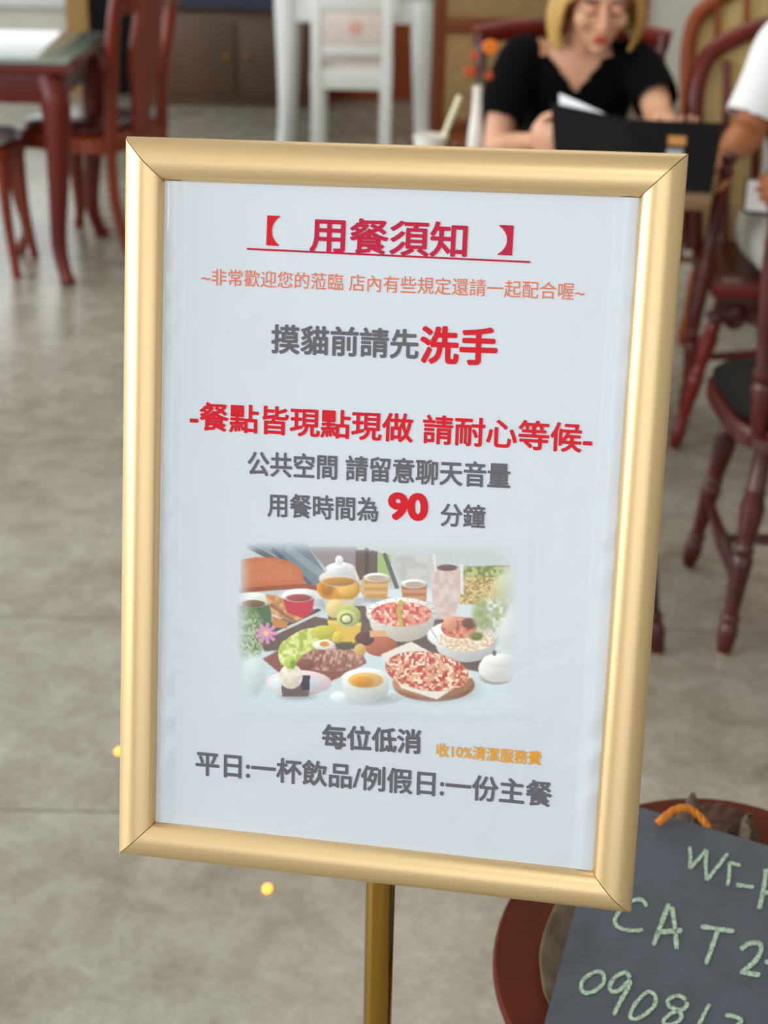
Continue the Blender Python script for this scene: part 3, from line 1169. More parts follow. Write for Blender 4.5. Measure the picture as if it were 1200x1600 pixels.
def turned_leg(parent, foot, top, m, s=1.0, pad=True):
    foot, top = Vector(foot), Vector(top)
    o = obj('leg', lathe(BM(), foot + (top - foot) * 0.008, top, [(t, r * s) for t, r in LEGP]), m, parent)
    if pad:
        obj('foot_pad', tube(BM(), [foot, foot + (top - foot).normalized() * 0.005], 0.009 * s, seg=12), M_TAN_WARM, o)
    return o


def seat_slab(bm, poly, z0, z1, r=0.008):
    n = len(poly)
    cx = sum(p[0] for p in poly) / n
    cy = sum(p[1] for p in poly) / n
    rings = []
    for z, ins in ((z0, r * 2), (z0 + r, 0), (z1 - r, 0), (z1, r * 1.5)):
        ring = []
        for x, y in poly:
            d = Vector((x - cx, y - cy))
            k = max(0, 1 - ins / max(d.length, 1e-6))
            ring.append(bm.verts.new((cx + d.x * k, cy + d.y * k, z)))
        rings.append(ring)
    for a, b in zip(rings[:-1], rings[1:]):
        for i in range(n):
            bm.faces.new((a[i], a[(i + 1) % n], b[(i + 1) % n], b[i]))
    bm.faces.new(rings[0][::-1])
    bm.faces.new(rings[-1])
    return bm


def squircle(cx, cy, rx, ry, rot=0.0, n=40, e=4.0):
    out = []
    for k in range(n):
        t = 2 * math.pi * k / n
        c, s = math.cos(t), math.sin(t)
        f = (abs(c) ** e + abs(s) ** e) ** (-1 / e)
        x, y = c * f * rx, s * f * ry
        out.append((cx + x * math.cos(rot) - y * math.sin(rot), cy + x * math.sin(rot) + y * math.cos(rot)))
    return out


# nearest chair, its back towards the viewer
ch = thing('dining_chair', 'dark mahogany chair with black seat pad and turned legs, nearest at the right edge', 'chair', (0.87, 2.74, 0), 'mahogany chairs with turned legs')
obj('seat', seat_slab(BM(), squircle(0.865, 2.735, 0.228, 0.215, 0.04), 0.412, 0.45), M_RED_DARK, ch)
bm = seat_slab(BM(), squircle(0.867, 2.75, 0.222, 0.188, 0.04), 0.448, 0.478, 0.012)
obj('seat_pad', bm, M_BLACK, ch)
feet = [(0.662, 2.537), (0.658, 2.91), (1.09, 2.53), (1.09, 2.93)]
tops = [(0.700, 2.585), (0.715, 2.87), (1.03, 2.58), (1.03, 2.88)]
for f, t in zip(feet, tops):
    turned_leg(ch, (*f, 0), (*t, 0.415), M_RED_DARK, 1.12)
STR = [(0, .009), (.2, .011), (.45, .016), (.5, .0165), (.55, .016), (.8, .011), (1, .009)]


def mid(a, b, za):
    k = za / 0.415
    return Vector((a[0] + (b[0] - a[0]) * k, a[1] + (b[1] - a[1]) * k, za))


obj('stretcher', lathe(BM(), mid(feet[0], tops[0], 0.14), mid(feet[1], tops[1], 0.17), STR), M_RED_DARK, ch)
obj('stretcher', lathe(BM(), mid(feet[2], tops[2], 0.14), mid(feet[3], tops[3], 0.17), STR), M_RED_DARK, ch)
obj('stretcher', lathe(BM(), (0.668, 2.73, 0.155), (1.08, 2.73, 0.155), STR), M_RED_DARK, ch)
STILE = [(0, .016), (.12, .017), (.2, .021), (.22, .015), (.24, .02), (.26, .02), (.28, .0145), (.4, .019), (.62, .021), (.8, .016), (.84, .019), (.88, .014), (1, .017)]
for x0, x1 in ((0.684, 0.648), (1.05, 1.085)):
    obj('back_post', lathe(BM(), (x0, 2.575, 0.43), (x1, 2.52, 0.97), STILE), M_RED_DARK, ch)
bm = BM()
tube(bm, spline([(0.640, 2.52, 0.965), (0.75, 2.50, 1.0), (0.866, 2.493, 1.015), (0.98, 2.50, 1.0), (1.093, 2.52, 0.965)], 24), [0.02] * 25, seg=14, flat=1.5)
obj('crest_rail', bm, M_RED_DARK, ch)
for k in range(4):
    x = 0.866 + (k - 1.5) * 0.088
    xb = 0.866 + (k - 1.5) * 0.078
    obj('spindle', lathe(BM(), (xb, 2.572, 0.43), (x, 2.505, 0.99), [(0, .007), (.3, .011), (.5, .008), (.8, .007), (1, .006)]), M_RED_DARK, ch)

# turned-leg stool almost wholly behind the sign
st = thing('turned_leg_stool', 'dark mahogany stool mostly hidden by the sign, one turned leg showing at its right', 'stool', (0.36, 2.68, 0))
obj('seat', seat_slab(BM(), squircle(0.36, 2.685, 0.15, 0.15, 0, e=2.0), 0.415, 0.45), M_RED_DARK, st)
f4 = [(0.535, 2.532), (0.19, 2.532), (0.19, 2.84), (0.50, 2.84)]
t4 = [(0.455, 2.60), (0.265, 2.60), (0.265, 2.78), (0.455, 2.78)]
for f, t in zip(f4, t4):
    turned_leg(st, (*f, 0), (*t, 0.42), M_RED_DARK, 1.1)
for a, b in ((0, 1), (1, 2), (2, 3)):
    obj('stretcher', lathe(BM(), mid(f4[a], t4[a], 0.16), mid(f4[b], t4[b], 0.16), STR), M_RED_DARK, st)


def hoop_chair(label, group, x0, x1, yf, yb, pad_m, wood, apron=False, arm=False, feet=None, top=0.985):
    """chair with bowed back hoop, spindles over an upholstered back"""
    cx = (x0 + x1) / 2
    root = thing('hoop_back_chair', label, 'chair', (cx, (yf + yb) / 2, 0), group)
    hw = (x1 - x0) / 2
    obj('seat', seat_slab(BM(), squircle(cx, (yf + yb) / 2, hw, (yb - yf) / 2, 0, e=5), 0.415, 0.46), M_RED_DARK, root)
    hoop = spline([(x0 + 0.02, yb - 0.02, 0.44), (x0 + 0.0, yb + 0.02, 0.68), (x0 + 0.0, yb + 0.06, 0.86), (x0 + 0.06, yb + 0.085, 0.945), (cx, yb + 0.10, top + 0.015),
                   (x1 - 0.06, yb + 0.085, 0.945), (x1 - 0.0, yb + 0.06, 0.86), (x1 - 0.0, yb + 0.02, 0.68), (x1 - 0.02, yb - 0.02, 0.44)], 56)
    obj('back_hoop', tube(BM(), hoop, 0.024, seg=14), wood, root)
    bm = BM()
    inner = [Vector((cx + (p.x - cx) * 0.93, p.y + 0.012, 0.44 + (p.z - 0.44) * 0.96)) for p in hoop]
    a = [bm.verts.new(p) for p in inner]
    b = [bm.verts.new(p + Vector((0, 0.018, 0))) for p in inner]
    bm.faces.new(a)
    bm.faces.new(b[::-1])
    for i in range(len(a)):
        j = (i + 1) % len(a)
        bm.faces.new((a[i], a[j], b[j], b[i]))
    obj('back_pad', bm, pad_m, root, smooth=30)
    n = 5
    for k in range(n):
        s = (k - (n - 1) / 2) / ((n - 1) / 2)
        xt = cx + s * hw * 0.70
        zt_ = top - 0.03 - 0.05 * s * s
        obj('spindle', lathe(BM(), (cx + s * hw * 0.58, yb - 0.03, 0.44), (xt, yb + 0.075, zt_), [(0, .009), (.4, .011), (1, .009)], seg=10), wood, root)
    fs = feet or [(x0 - 0.02, yf - 0.02), (x1 + 0.02, yf - 0.02), (x1 + 0.02, yb + 0.04), (x0 - 0.01, yb + 0.02)]
    ts = [(x0 + 0.035, yf + 0.04), (x1 - 0.035, yf + 0.04), (x1 - 0.04, yb - 0.04), (x0 + 0.04, yb - 0.04)]
    for f, t in zip(fs, ts):
        turned_leg(root, (*f, 0), (*t, 0.42), wood, 1.05)
    obj('stretcher', lathe(BM(), mid(fs[3], ts[3], 0.16), mid(fs[2], ts[2], 0.16), STR), wood, root)
    return root


# armchair of the person at the right: front posts with knobs, carved apron
ax0, ax1 = 0.775, 1.25
arm = hoop_chair('mahogany hoop-back armchair with tan back on which the white-shirted person sits', 'hoop-back chairs with tan backs', ax0, ax1, 3.5, 3.90, M_TAN_WARM, M_RED, feet=[(0.735, 3.575), (1.29, 3.50), (1.28, 3.96), (0.80, 3.80)])
POST = [(0, .015), (.1, .017), (.3, .0195), (.34, .015), (.38, .019), (.42, .015), (.7, .019), (.86, .015), (.89, .018), (.92, .013), (.95, .018), (.98, .021), (1, .012)]
for (xb, xt) in ((0.735, 0.772), (1.26, 1.27)):
    obj('arm_post', lathe(BM(), (xb + 0.005, 3.49, 0.40), (xt, 3.475, 0.775), POST), M_RED_DARK, arm)
    obj('arm', tube(BM(), spline([(xt, 3.52, 0.748), (xt + 0.004, 3.65, 0.735), (xt + 0.012, 3.80, 0.73), (xt + 0.015, 3.93, 0.74)], 16), 0.016, seg=10), M_RED, arm) if xt > 1 else None
obj('seat_rail', box(BM(), ((ax0 + ax1) / 2, 3.487, 0.447), (ax1 - ax0 + 0.02, 0.03, 0.034), bev=0.008), M_RED, arm)
bm = BM()
for cx, cz, r in ((0.835, 0.372, 0.026), (0.945, 0.372, 0.026), (1.08, 0.372, 0.026), (1.19, 0.372, 0.026)):
    sp = []
    for i in range(40):
        t = i / 39 * 2.2 * 2 * math.pi
        rr = r * (1 - 0.72 * i / 39)
        sp.append((cx + rr * math.cos(t), 3.50 - 0.004 * i / 39, cz + rr * math.sin(t)))
    tube(bm, sp, 0.008, seg=8)
    ellipsoid(bm, (cx, 3.505, cz), (0.022, 0.010, 0.022))
for cx, w in ((0.80, 0.03), (0.89, 0.03), (1.01, 0.05), (1.14, 0.03), (1.23, 0.03)):
    for q in range(5):
        a = math.radians(-90 + (q - 2) * 32)
        ellipsoid(bm, (cx + 0.02 * math.cos(a), 3.507, 0.395 + 0.025 * math.sin(a)), (0.022, 0.008, 0.009), Matrix.Rotation(-a, 3, 'Y'))
box(bm, ((ax0 + ax1) / 2, 3.515, 0.412), (ax1 - ax0 - 0.03, 0.016, 0.05), bev=0.004)
obj('carved_apron', bm, M_RED_DARK, arm)

hoop_chair('mahogany hoop-back chair with ochre back standing empty behind the armchair at the right', 'hoop-back chairs with tan backs', 0.915, 1.42, 4.42, 4.80, M_TAN_WARM, M_ORANGE_WOOD, top=1.02)

# the woman's chair
hoopw = thing('spindle_chair', 'mahogany open-backed chair on which the black-shirted woman sits', 'chair', (0.50, 4.24, 0), 'mahogany chairs with turned legs')
obj('seat', seat_slab(BM(), squircle(0.50, 4.24, 0.225, 0.20, 0, e=5), 0.405, 0.44), M_RED, hoopw)
for sx in (-1, 1):
    turned_leg(hoopw, (0.50 + sx * 0.24, 4.04, 0), (0.50 + sx * 0.18, 4.09, 0.41), M_RED_DARK)
    turned_leg(hoopw, (0.50 + sx * 0.24, 4.45, 0), (0.50 + sx * 0.18, 4.39, 0.41), M_RED_DARK)
    obj('back_post', lathe(BM(), (0.50 + sx * 0.215, 4.41, 0.42), (0.505 + sx * 0.262, 4.47, 0.90), STILE), M_RED_DARK, hoopw)
bm = BM()
tube(bm, spline([(0.225, 4.47, 0.885), (0.36, 4.505, 0.905), (0.505, 4.52, 0.91), (0.65, 4.505, 0.905), (0.785, 4.47, 0.885)], 20), 0.016, seg=12, flat=1.8)
obj('crest_rail', bm, M_RED, hoopw)
for k in range(4):
    x = 0.505 + (k - 1.5) * 0.10
    obj('spindle', lathe(BM(), (x, 4.41, 0.42), (x, 4.505, 0.895), [(0, .008), (.4, .011), (1, .007)], seg=10), M_RED, hoopw)

# tall chair with upholstered tan back, behind the vase
tc = thing('upholstered_chair', 'tall brown wooden chair with tan upholstered back panels behind the vase', 'chair', (0.40, 5.35, 0))
obj('seat', seat_slab(BM(), squircle(0.40, 5.30, 0.25, 0.21, 0, e=6), 0.37, 0.43), M_BROWN_WARM, tc)
obj('frame', box(box(box(box(box(BM(), (0.155, 5.5, 0.60), (0.046, 0.04, 1.2), bev=0.006), (0.645, 5.5, 0.60), (0.046, 0.04, 1.2), bev=0.006), (0.40, 5.5, 0.79), (0.45, 0.036, 0.05), bev=0.006), (0.40, 5.5, 0.44), (0.45, 0.036, 0.05), bev=0.006), (0.40, 5.5, 1.19), (0.45, 0.036, 0.06), bev=0.006), M_BROWN_WARM, tc)
obj('back_panel', box(BM(), (0.40, 5.5, 0.61), (0.45, 0.024, 0.30), bev=0.01), M_TAN, tc)
obj('back_panel', box(BM(), (0.40, 5.5, 0.985), (0.45, 0.024, 0.36), bev=0.01), M_TAN, tc)
for sx in (-1, 1):
    obj('leg', box(BM(), (0.40 + sx * 0.22, 5.12, 0.19), (0.04, 0.04, 0.38), bev=0.005), M_BROWN_WARM, tc)

# ------------------------------------------------------------------ cafe table and what stands on it
TZ = 0.70
tb = thing('cafe_table', 'square dark wooden cafe table at which the woman reads, mostly behind the sign', 'table', (0.37, 3.565, 0))
obj('table_top', box(BM(), (0.365, 3.545, TZ - 0.014), (0.69, 0.43, 0.028), bev=0.006), mat('cafe_table_wood', rgb(150, 118, 86), 0.35, noise=rgb(132, 98, 68), nscale=6, stretch=(0.2, 1, 1), coat=0.3), tb)
obj('apron', box(BM(), (0.365, 3.545, TZ - 0.058), (0.58, 0.34, 0.06), bev=0.004), M_RED_DARK, tb)
obj('pedestal', lathe(BM(), (0.32, 3.57, 0.06), (0.32, 3.57, TZ - 0.09), [(0, .05), (.05, .06), (.12, .04), (.3, .055), (.5, .035), (.8, .04), (.9, .06), (1, .07)], seg=20), M_RED_DARK, tb)
for a in (0.5, 2.1, 3.6, 5.2):
    d = Vector((math.cos(a), math.sin(a), 0))
    c = Vector((0.32, 3.57, 0))
    obj('foot', tube(BM(), spline([c + Vector((0, 0, 0.14)), c + d * 0.1 + Vector((0, 0, 0.12)), c + d * 0.2 + Vector((0, 0, 0.035)), c + d * 0.27 + Vector((0, 0, 0.02))], 14), [0.03] * 8 + [0.024] * 4 + [0.02] * 3, seg=10), M_RED_DARK, tb)

cup = thing('drink_cup', 'white cup of pale drink with a cream straw on the cafe table', 'cup', (0.085, 3.40, TZ))
cx, cy = 0.085, 3.40
bm = BM()
prof = [(0.026, 0), (0.029, 0.004), (0.033, 0.05), (0.038, 0.108), (0.040, 0.110), (0.0385, 0.112), (0.035, 0.106)]
tube(bm, [(cx, cy, TZ + z) for r, z in prof], [r for r, z in prof], seg=32)
obj('cup_body', bm, M_PORCELAIN, cup)
bm = BM()
tube(bm, [(cx, cy, TZ + 0.104), (cx, cy, TZ + 0.108)], 0.036, seg=32)
obj('drink', bm, mat('pale_milk_drink', rgb(232, 222, 206), 0.3), cup)
bm = BM()
tube(bm, [(cx + 0.012, cy, TZ + 0.104), at(693, 214, 3.40), at(719, 150, 3.42)], 0.0068, seg=14)
obj('straw', bm, M_CREAM, cup)
p = at(709, 222, 3.42)
bm = BM()
tube(bm, [(p.x, p.y, TZ + z) for z in (0, 0.003, 0.045, 0.075, 0.089, 0.095)], [0.014, 0.017, 0.018, 0.017, 0.013, 0.004], seg=20)
tag(obj('sugar_pot', bm, M_RED_DARK, origin=(p.x, p.y, TZ)), 'tiny dark brown pot on the cafe table beside the straw cup', 'pot')

vx, vy = 0.203, 3.72
vs = thing('flower_vase', 'slim white vase holding small orange flowers on the cafe table', 'vase', (vx, vy, TZ))
bm = BM()
prof = [(0.016, 0), (0.019, 0.004), (0.0205, 0.03), (0.018, 0.065), (0.0135, 0.10), (0.0115, 0.135), (0.011, 0.16), (0.013, 0.17), (0.010, 0.168), (0.009, 0.14)]
tube(bm, [(vx, vy, TZ + z) for r, z in prof], [r for r, z in prof], seg=28)
obj('vase_body', bm, M_PORCELAIN, vs)
M_PETAL = mat('orange_petals', rgb(226, 118, 24), 0.6)
M_PETAL2 = mat('deep_orange_petals', rgb(190, 72, 20), 0.6)
M_STEM = mat('green_stem', rgb(86, 104, 56), 0.6)
for px, py, r, m in ((735, 112, 0.012, M_PETAL2), (766, 73, 0.016, M_PETAL), (764, 118, 0.009, M_PETAL2), (741, 88, 0.009, M_PETAL2)):
    q = at(px, py, vy)
    obj('stem', tube(BM(), spline([(vx, vy, TZ + 0.12), Vector((vx, vy, TZ + 0.15)).lerp(q, 0.3), q], 10), 0.0016, seg=6), M_STEM, vs)
    bm = BM()
    for k in range(7):
        a = k / 7 * 2 * math.pi
        ellipsoid(bm, q + Vector((math.cos(a) * r * 0.7, -r * 0.3, math.sin(a) * r * 0.6)), (r * 0.6, r * 0.35, r * 0.55), seg=10, rings=6)
    ellipsoid(bm, q, (r * 0.6, r * 0.6, r * 0.6), seg=10, rings=6)
    obj('blossom', bm, m, vs)

# menu folder: two stiff covers and white pages
mn = thing('menu_folder', 'open black menu folder with white pages held up by the woman', 'menu', tuple(at(985, 285, 3.40)))
s_t, s_b = at(985, 187, 3.50), at(988, 290, 3.40)
s_b.z = TZ + 0.006
r_t, r_b = at(1130, 193, 3.46), at(1114, 284, 3.36)
r_b.z = TZ + 0.006
l_t, l_b = at(861, 161, 3.60), at(868, 270, 3.50)
l_b.z = TZ + 0.012


def sheet(corners, th, bow=0.0, n=10):
    a, b, c, d = [Vector(v) for v in corners]       # top left, top right, bottom right, bottom left
    nr = (b - a).cross(d - a).normalized()
    bm = BM()
    L = []
    for s in (0, 1):
        g = []
        for j in range(n + 1):
            row = []
            for i in range(n + 1):
                u, v = i / n, j / n
                p = (a * (1 - u) + b * u) * (1 - v) + (d * (1 - u) + c * u) * v
                p = p + nr * (th * (s - 0.5) + bow * math.sin(math.pi * u))
                row.append(bm.verts.new(p))
            g.append(row)
        L.append(g)
        for j in range(n):
            for i in range(n):
                bm.faces.new((g[j][i], g[j][i + 1], g[j + 1][i + 1], g[j + 1][i]))
    rim = [(0, i) for i in range(n)] + [(j, n) for j in range(n)] + [(n, n - i) for i in range(n)] + [(n - j, 0) for j in range(n)]
    for k in range(len(rim)):
        j0, i0 = rim[k]
        j1, i1 = rim[(k + 1) % len(rim)]
        bm.faces.new((L[0][j0][i0], L[0][j1][i1], L[1][j1][i1], L[1][j0][i0]))
    return bm


obj('cover', sheet((l_t, s_t, s_b, l_b), 0.004), M_BLACK, mn)
obj('cover', sheet((s_t, r_t, r_b, s_b), 0.004), M_BLACK, mn)
fw = Vector((0, 0.012, 0))
pg = [at(874, 146, 3.615), at(958, 184, 3.53), s_b + fw, l_b + fw + Vector((0.01, 0, 0))]
obj('page', sheet(pg, 0.001, bow=-0.004), mat('white_page', rgb(232, 236, 244), 0.6), mn)


def on_cover(u0, u1, v0, v1):
    n = (r_t - s_t).cross(s_b - s_t).normalized()
    if n.dot(CAM - s_t) < 0:
        n = -n

    def q(u, v):
        return (s_t * (1 - u) + r_t * u) * (1 - v) + (s_b * (1 - u) + r_b * u) * v + n * 0.0028
    return [q(u0, v0), q(u1, v0), q(u1, v1), q(u0, v1)]


obj('sticker', sheet(on_cover(0.42, 0.62, 0.22, 0.36), 0.0008, n=2), mat('tan_sticker', rgb(186, 128, 66), 0.6), mn)
obj('sticker', sheet(on_cover(0.41, 0.60, 0.42, 0.53), 0.0008, n=2), mat('gray_sticker', rgb(160, 168, 172), 0.6), mn)

# ------------------------------------------------------------------ left dining group
def cabriole(parent, x, y, ztop, sx, sy, m, s=1.0):
    P = spline([(x, y, ztop), (x + sx * 0.022 * s, y + sy * 0.022 * s, ztop * 0.84), (x + sx * 0.010 * s, y + sy * 0.010 * s, ztop * 0.5), (x - sx * 0.006 * s, y - sy * 0.006 * s, ztop * 0.2),
                (x + sx * 0.012 * s, y + sy * 0.012 * s, 0.035), (x + sx * 0.026 * s, y + sy * 0.026 * s, 0.0)], 24)
    R = [0.046, 0.048, 0.05, 0.05, 0.049, 0.047, 0.044, 0.041, 0.038, 0.036, 0.034, 0.032, 0.030, 0.028, 0.027, 0.026, 0.025, 0.024, 0.023, 0.023, 0.024, 0.026, 0.028, 0.027, 0.022]
    return obj('leg', tube(BM(), P, [r * s for r in R], seg=14), m, parent)


tx0, tx1, ty0, ty1 = -2.15, -1.02, 4.86, 5.58
lt = thing('dining_table', 'mahogany dining table with glass top and curved legs at the far left', 'table', ((tx0 + tx1) / 2, (ty0 + ty1) / 2, 0))
tcx, tcy = (tx0 + tx1) / 2, (ty0 + ty1) / 2
obj('table_top', box(BM(), (tcx, tcy, 0.705), (tx1 - tx0, ty1 - ty0, 0.03), bev=0.008), M_RED, lt)
obj('glass_sheet', box(BM(), (tcx, tcy, 0.7245), (tx1 - tx0 - 0.01, ty1 - ty0 - 0.01, 0.008), bev=0.003), M_GLASS_TOP, lt)
obj('apron', box(BM(), (tcx, tcy, 0.64), (tx1 - tx0 - 0.10, ty1 - ty0 - 0.10, 0.10), bev=0.006), M_RED, lt)
for sx in (-1, 1):
    for sy in (-1, 1):
        cabriole(lt, (tx1 - 0.075 if sx > 0 else tx0 + 0.075), (ty1 - 0.06 if sy > 0 else ty0 + 0.06), 0.68, sx, sy, M_RED)


def splat_chair(label, loc, rot, m, seat_m):
    """chair with solid vase splat; built facing +Y at the origin, then its root is placed"""
    root = thing('splat_back_chair', label, 'chair', (0, 0, 0))
    obj('seat_frame', seat_slab(BM(), squircle(0, 0, 0.225, 0.21, 0, e=6), 0.375, 0.435), m, root)
    obj('cushion', seat_slab(BM(), squircle(0, 0.005, 0.195, 0.18, 0, e=5), 0.433, 0.465, 0.012), seat_m, root)
    for sx in (-1, 1):
        cabriole(root, sx * 0.185, 0.175, 0.40, sx, 1, m, 0.75)
        obj('leg', tube(BM(), spline([(sx * 0.185, -0.19, 0.42), (sx * 0.185, -0.2, 0.2), (sx * 0.19, -0.26, 0.0)], 10), 0.019, seg=10), m, root)
        obj('back_post', tube(BM(), spline([(sx * 0.185, -0.19, 0.40), (sx * 0.18, -0.205, 0.6), (sx * 0.20, -0.235, 0.8), (sx * 0.185, -0.27, 1.0)], 18), 0.021, seg=12, flat=1.3), m, root)
    obj('crest_rail', tube(BM(), spline([(-0.225, -0.275, 0.985), (-0.12, -0.285, 1.03), (0, -0.29, 1.01), (0.12, -0.285, 1.03), (0.225, -0.275, 0.985)], 24), 0.022, seg=12, flat=1.9), m, root)
    obj('top_panel', box(BM(), (0, -0.262, 0.915), (0.36, 0.02, 0.16), Matrix.Rotation(math.radians(8), 3, 'X'), bev=0.006), m, root)
    half = [(0.05, 0), (0.052, 0.05), (0.075, 0.14), (0.098, 0.22), (0.10, 0.3), (0.085, 0.38), (0.08, 0.44)]
    poly = [(w, z) for w, z in half] + [(-w, z) for w, z in half[::-1]]
    Mx = Matrix.Translation((0, -0.205, 0.435)) @ Matrix.Rotation(math.radians(7), 4, 'X') @ Matrix.Rotation(math.radians(90), 4, 'X')
    obj('splat', prism(BM(), poly, 0.016, Mx), m, root)
    root.location = loc
    root.rotation_euler = (0, 0, rot)
    return root


M_CHAIR = mat('reddish_brown_chair_wood', rgb(134, 50, 20), 0.36, noise=rgb(104, 34, 14), nscale=6, stretch=(1, 1, 0.2), coat=0.1, spec=0.35)
M_SEATC = mat('pale_seat_fabric', rgb(168, 160, 158), 0.8)
splat_chair('reddish-brown splat-back chair at the right side of the glass-topped table', (-1.075, 5.42, 0), math.radians(70), M_CHAIR, M_RED_DARK)
ls = thing('low_stool', 'reddish-brown wooden stool tucked under the glass-topped table', 'stool', (-1.40, 5.10, 0))
obj('seat_frame', seat_slab(BM(), squircle(-1.40, 5.10, 0.15, 0.15, 0, e=6), 0.385, 0.435), M_CHAIR, ls)
obj('cushion', seat_slab(BM(), squircle(-1.40, 5.10, 0.135, 0.135, 0, e=5), 0.433, 0.462, 0.012), M_SEATC, ls)
for sx in (-1, 1):
    for sy in (-1, 1):
        obj('leg', tube(BM(), spline([(-1.40 + sx * 0.115, 5.10 + sy * 0.115, 0.40), (-1.40 + sx * 0.12, 5.10 + sy * 0.12, 0.2), (-1.40 + sx * 0.14, 5.10 + sy * 0.135, 0.0)], 10), [0.022, 0.022, 0.021, 0.02, 0.019, 0.018, 0.017, 0.016, 0.016, 0.016, 0.017], seg=12), M_CHAIR, ls)

# low brown cabinet before the navy wall
cb = thing('low_cabinet', 'low brown wooden cabinet along the back wall below the navy paint', 'cabinet', (-0.84, 8.38, 0))
obj('body', box(BM(), (-0.83, 8.42, 0.235), (0.92, 0.30, 0.47), bev=0.006), M_BROWN, cb)
for k in range(2):
    x = -0.83 + (k - 0.5) * 0.45
    d = obj('door', box(BM(), (x, 8.262, 0.25), (0.42, 0.018, 0.38), bev=0.004), M_BROWN, cb)
    obj('knob', ellipsoid(BM(), (x + (0.17 if k == 0 else -0.17), 8.245, 0.26), (0.013, 0.013, 0.013)), M_BRASS, d)

# white desk and white chair
dk = thing('writing_desk', 'white painted desk with slender legs by the back wall', 'desk', (-0.18, 7.2, 0))
obj('desk_top', box(BM(), (-0.18, 7.22, 0.735), (0.74, 0.46, 0.03), bev=0.006), M_WHITE_WOOD, dk)
obj('apron', box(BM(), (-0.18, 7.22, 0.66), (0.66, 0.40, 0.125), bev=0.004), M_WHITE_WOOD, dk)
dr = obj('drawer', box(BM(), (-0.18, 7.015, 0.665), (0.40, 0.016, 0.09), bev=0.004), M_WHITE_WOOD, dk)
obj('drawer_pull', tube(BM(), [(-0.215, 7.006, 0.668), (-0.205, 6.988, 0.662), (-0.155, 6.988, 0.662), (-0.145, 7.006, 0.668)], 0.005), mat('verdigris_pull', rgb(150, 168, 148), 0.5), dr)
for sx in (-1, 1):
    for yy_ in (7.05, 7.39):
        obj('leg', tube(BM(), spline([(-0.18 + sx * 0.305, yy_, 0.70), (-0.18 + sx * 0.305, yy_, 0.45), (-0.18 + sx * 0.31, yy_, 0.2), (-0.18 + sx * 0.325, yy_, 0.0)], 14), [0.055, 0.054, 0.052, 0.05, 0.047, 0.044, 0.042, 0.04, 0.037, 0.035, 0.034, 0.033, 0.033, 0.034, 0.036], seg=12), M_WHITE_WOOD, dk)

wc = thing('white_chair', 'white painted chair with pale pink back pad drawn up to the white desk', 'chair', (-0.175, 6.7, 0))
for sx in (-1, 1):
    obj('back_post', box(BM(), (-0.176 + sx * 0.147, 6.5, 0.41), (0.045, 0.035, 0.82), bev=0.008), M_WHITE_WOOD, wc)
    obj('leg', tube(BM(), [(-0.176 + sx * 0.14, 6.86, 0.40), (-0.176 + sx * 0.135, 6.87, 0.0)], [0.026, 0.018], seg=12), M_WHITE_WOOD, wc)
obj('crest_rail', box(BM(), (-0.176, 6.5, 0.765), (0.30, 0.03, 0.11), bev=0.01), M_WHITE_WOOD, wc)
bp = obj('back_pad', box(BM(), (-0.176, 6.5, 0.64), (0.25, 0.028, 0.14), bev=0.01), M_PINK, wc)
obj('flower_print', ellipsoid(BM(), (-0.16, 6.4845, 0.645), (0.03, 0.002, 0.028)), mat('pink_print', rgb(224, 178, 168), 0.85), bp)
obj('lower_rail', box(BM(), (-0.176, 6.5, 0.553), (0.25, 0.028, 0.04), bev=0.008), M_WHITE_WOOD, wc)
obj('seat', box(BM(), (-0.176, 6.69, 0.435), (0.345, 0.40, 0.085), bev=0.012), M_WHITE_WOOD, wc)
obj('cushion', box(BM(), (-0.176, 6.69, 0.49), (0.31, 0.34, 0.035), bev=0.014), M_PINK, wc)

# ------------------------------------------------------------------ people
def capsule(bm, pts, radii, seg=16, flat=1.0, hint=Vector((0, 0, 1)), n=None):
    """smooth tapered limb through the joints with rounded ends"""
    n = n or 6 * (len(pts) - 1)
    P = spline(pts, n)
    R = []
    for i in range(n + 1):
        u = i / n * (len(radii) - 1)
        k = min(int(u), len(radii) - 2)
        t = u - k
        t = t * t * (3 - 2 * t)
        R.append(radii[k] * (1 - t) + radii[k + 1] * t)
    d0 = (P[0] - P[1]).normalized()
    d1 = (P[-1] - P[-2]).normalized()
    P = [P[0] + d0 * R[0] * 0.8, P[0] + d0 * R[0] * 0.5] + P + [P[-1] + d1 * R[-1] * 0.5, P[-1] + d1 * R[-1] * 0.8]
    R = [R[0] * 0.35, R[0] * 0.8] + R + [R[-1] * 0.8, R[-1] * 0.35]
    return tube(bm, P, R, seg=seg, flat=flat, hint=hint)


def loft(bm, rings, seg=28):
    """closed loft through oval rings (centre, half width, half depth, right, front)"""
    L = []
    for c, rx, ry, rt, fr in rings:
        L.append([bm.verts.new(Vector(c) + rt * (math.cos(2 * math.pi * k / seg) * rx) + fr * (math.sin(2 * math.pi * k / seg) * ry)) for k in range(seg)])
    for a, b in zip(L[:-1], L[1:]):
        for k in range(seg):
            bm.faces.new((a[k], a[(k + 1) % seg], b[(k + 1) % seg], b[k]))
    bm.faces.new(L[0][::-1])
    bm.faces.new(L[-1])
    return bm


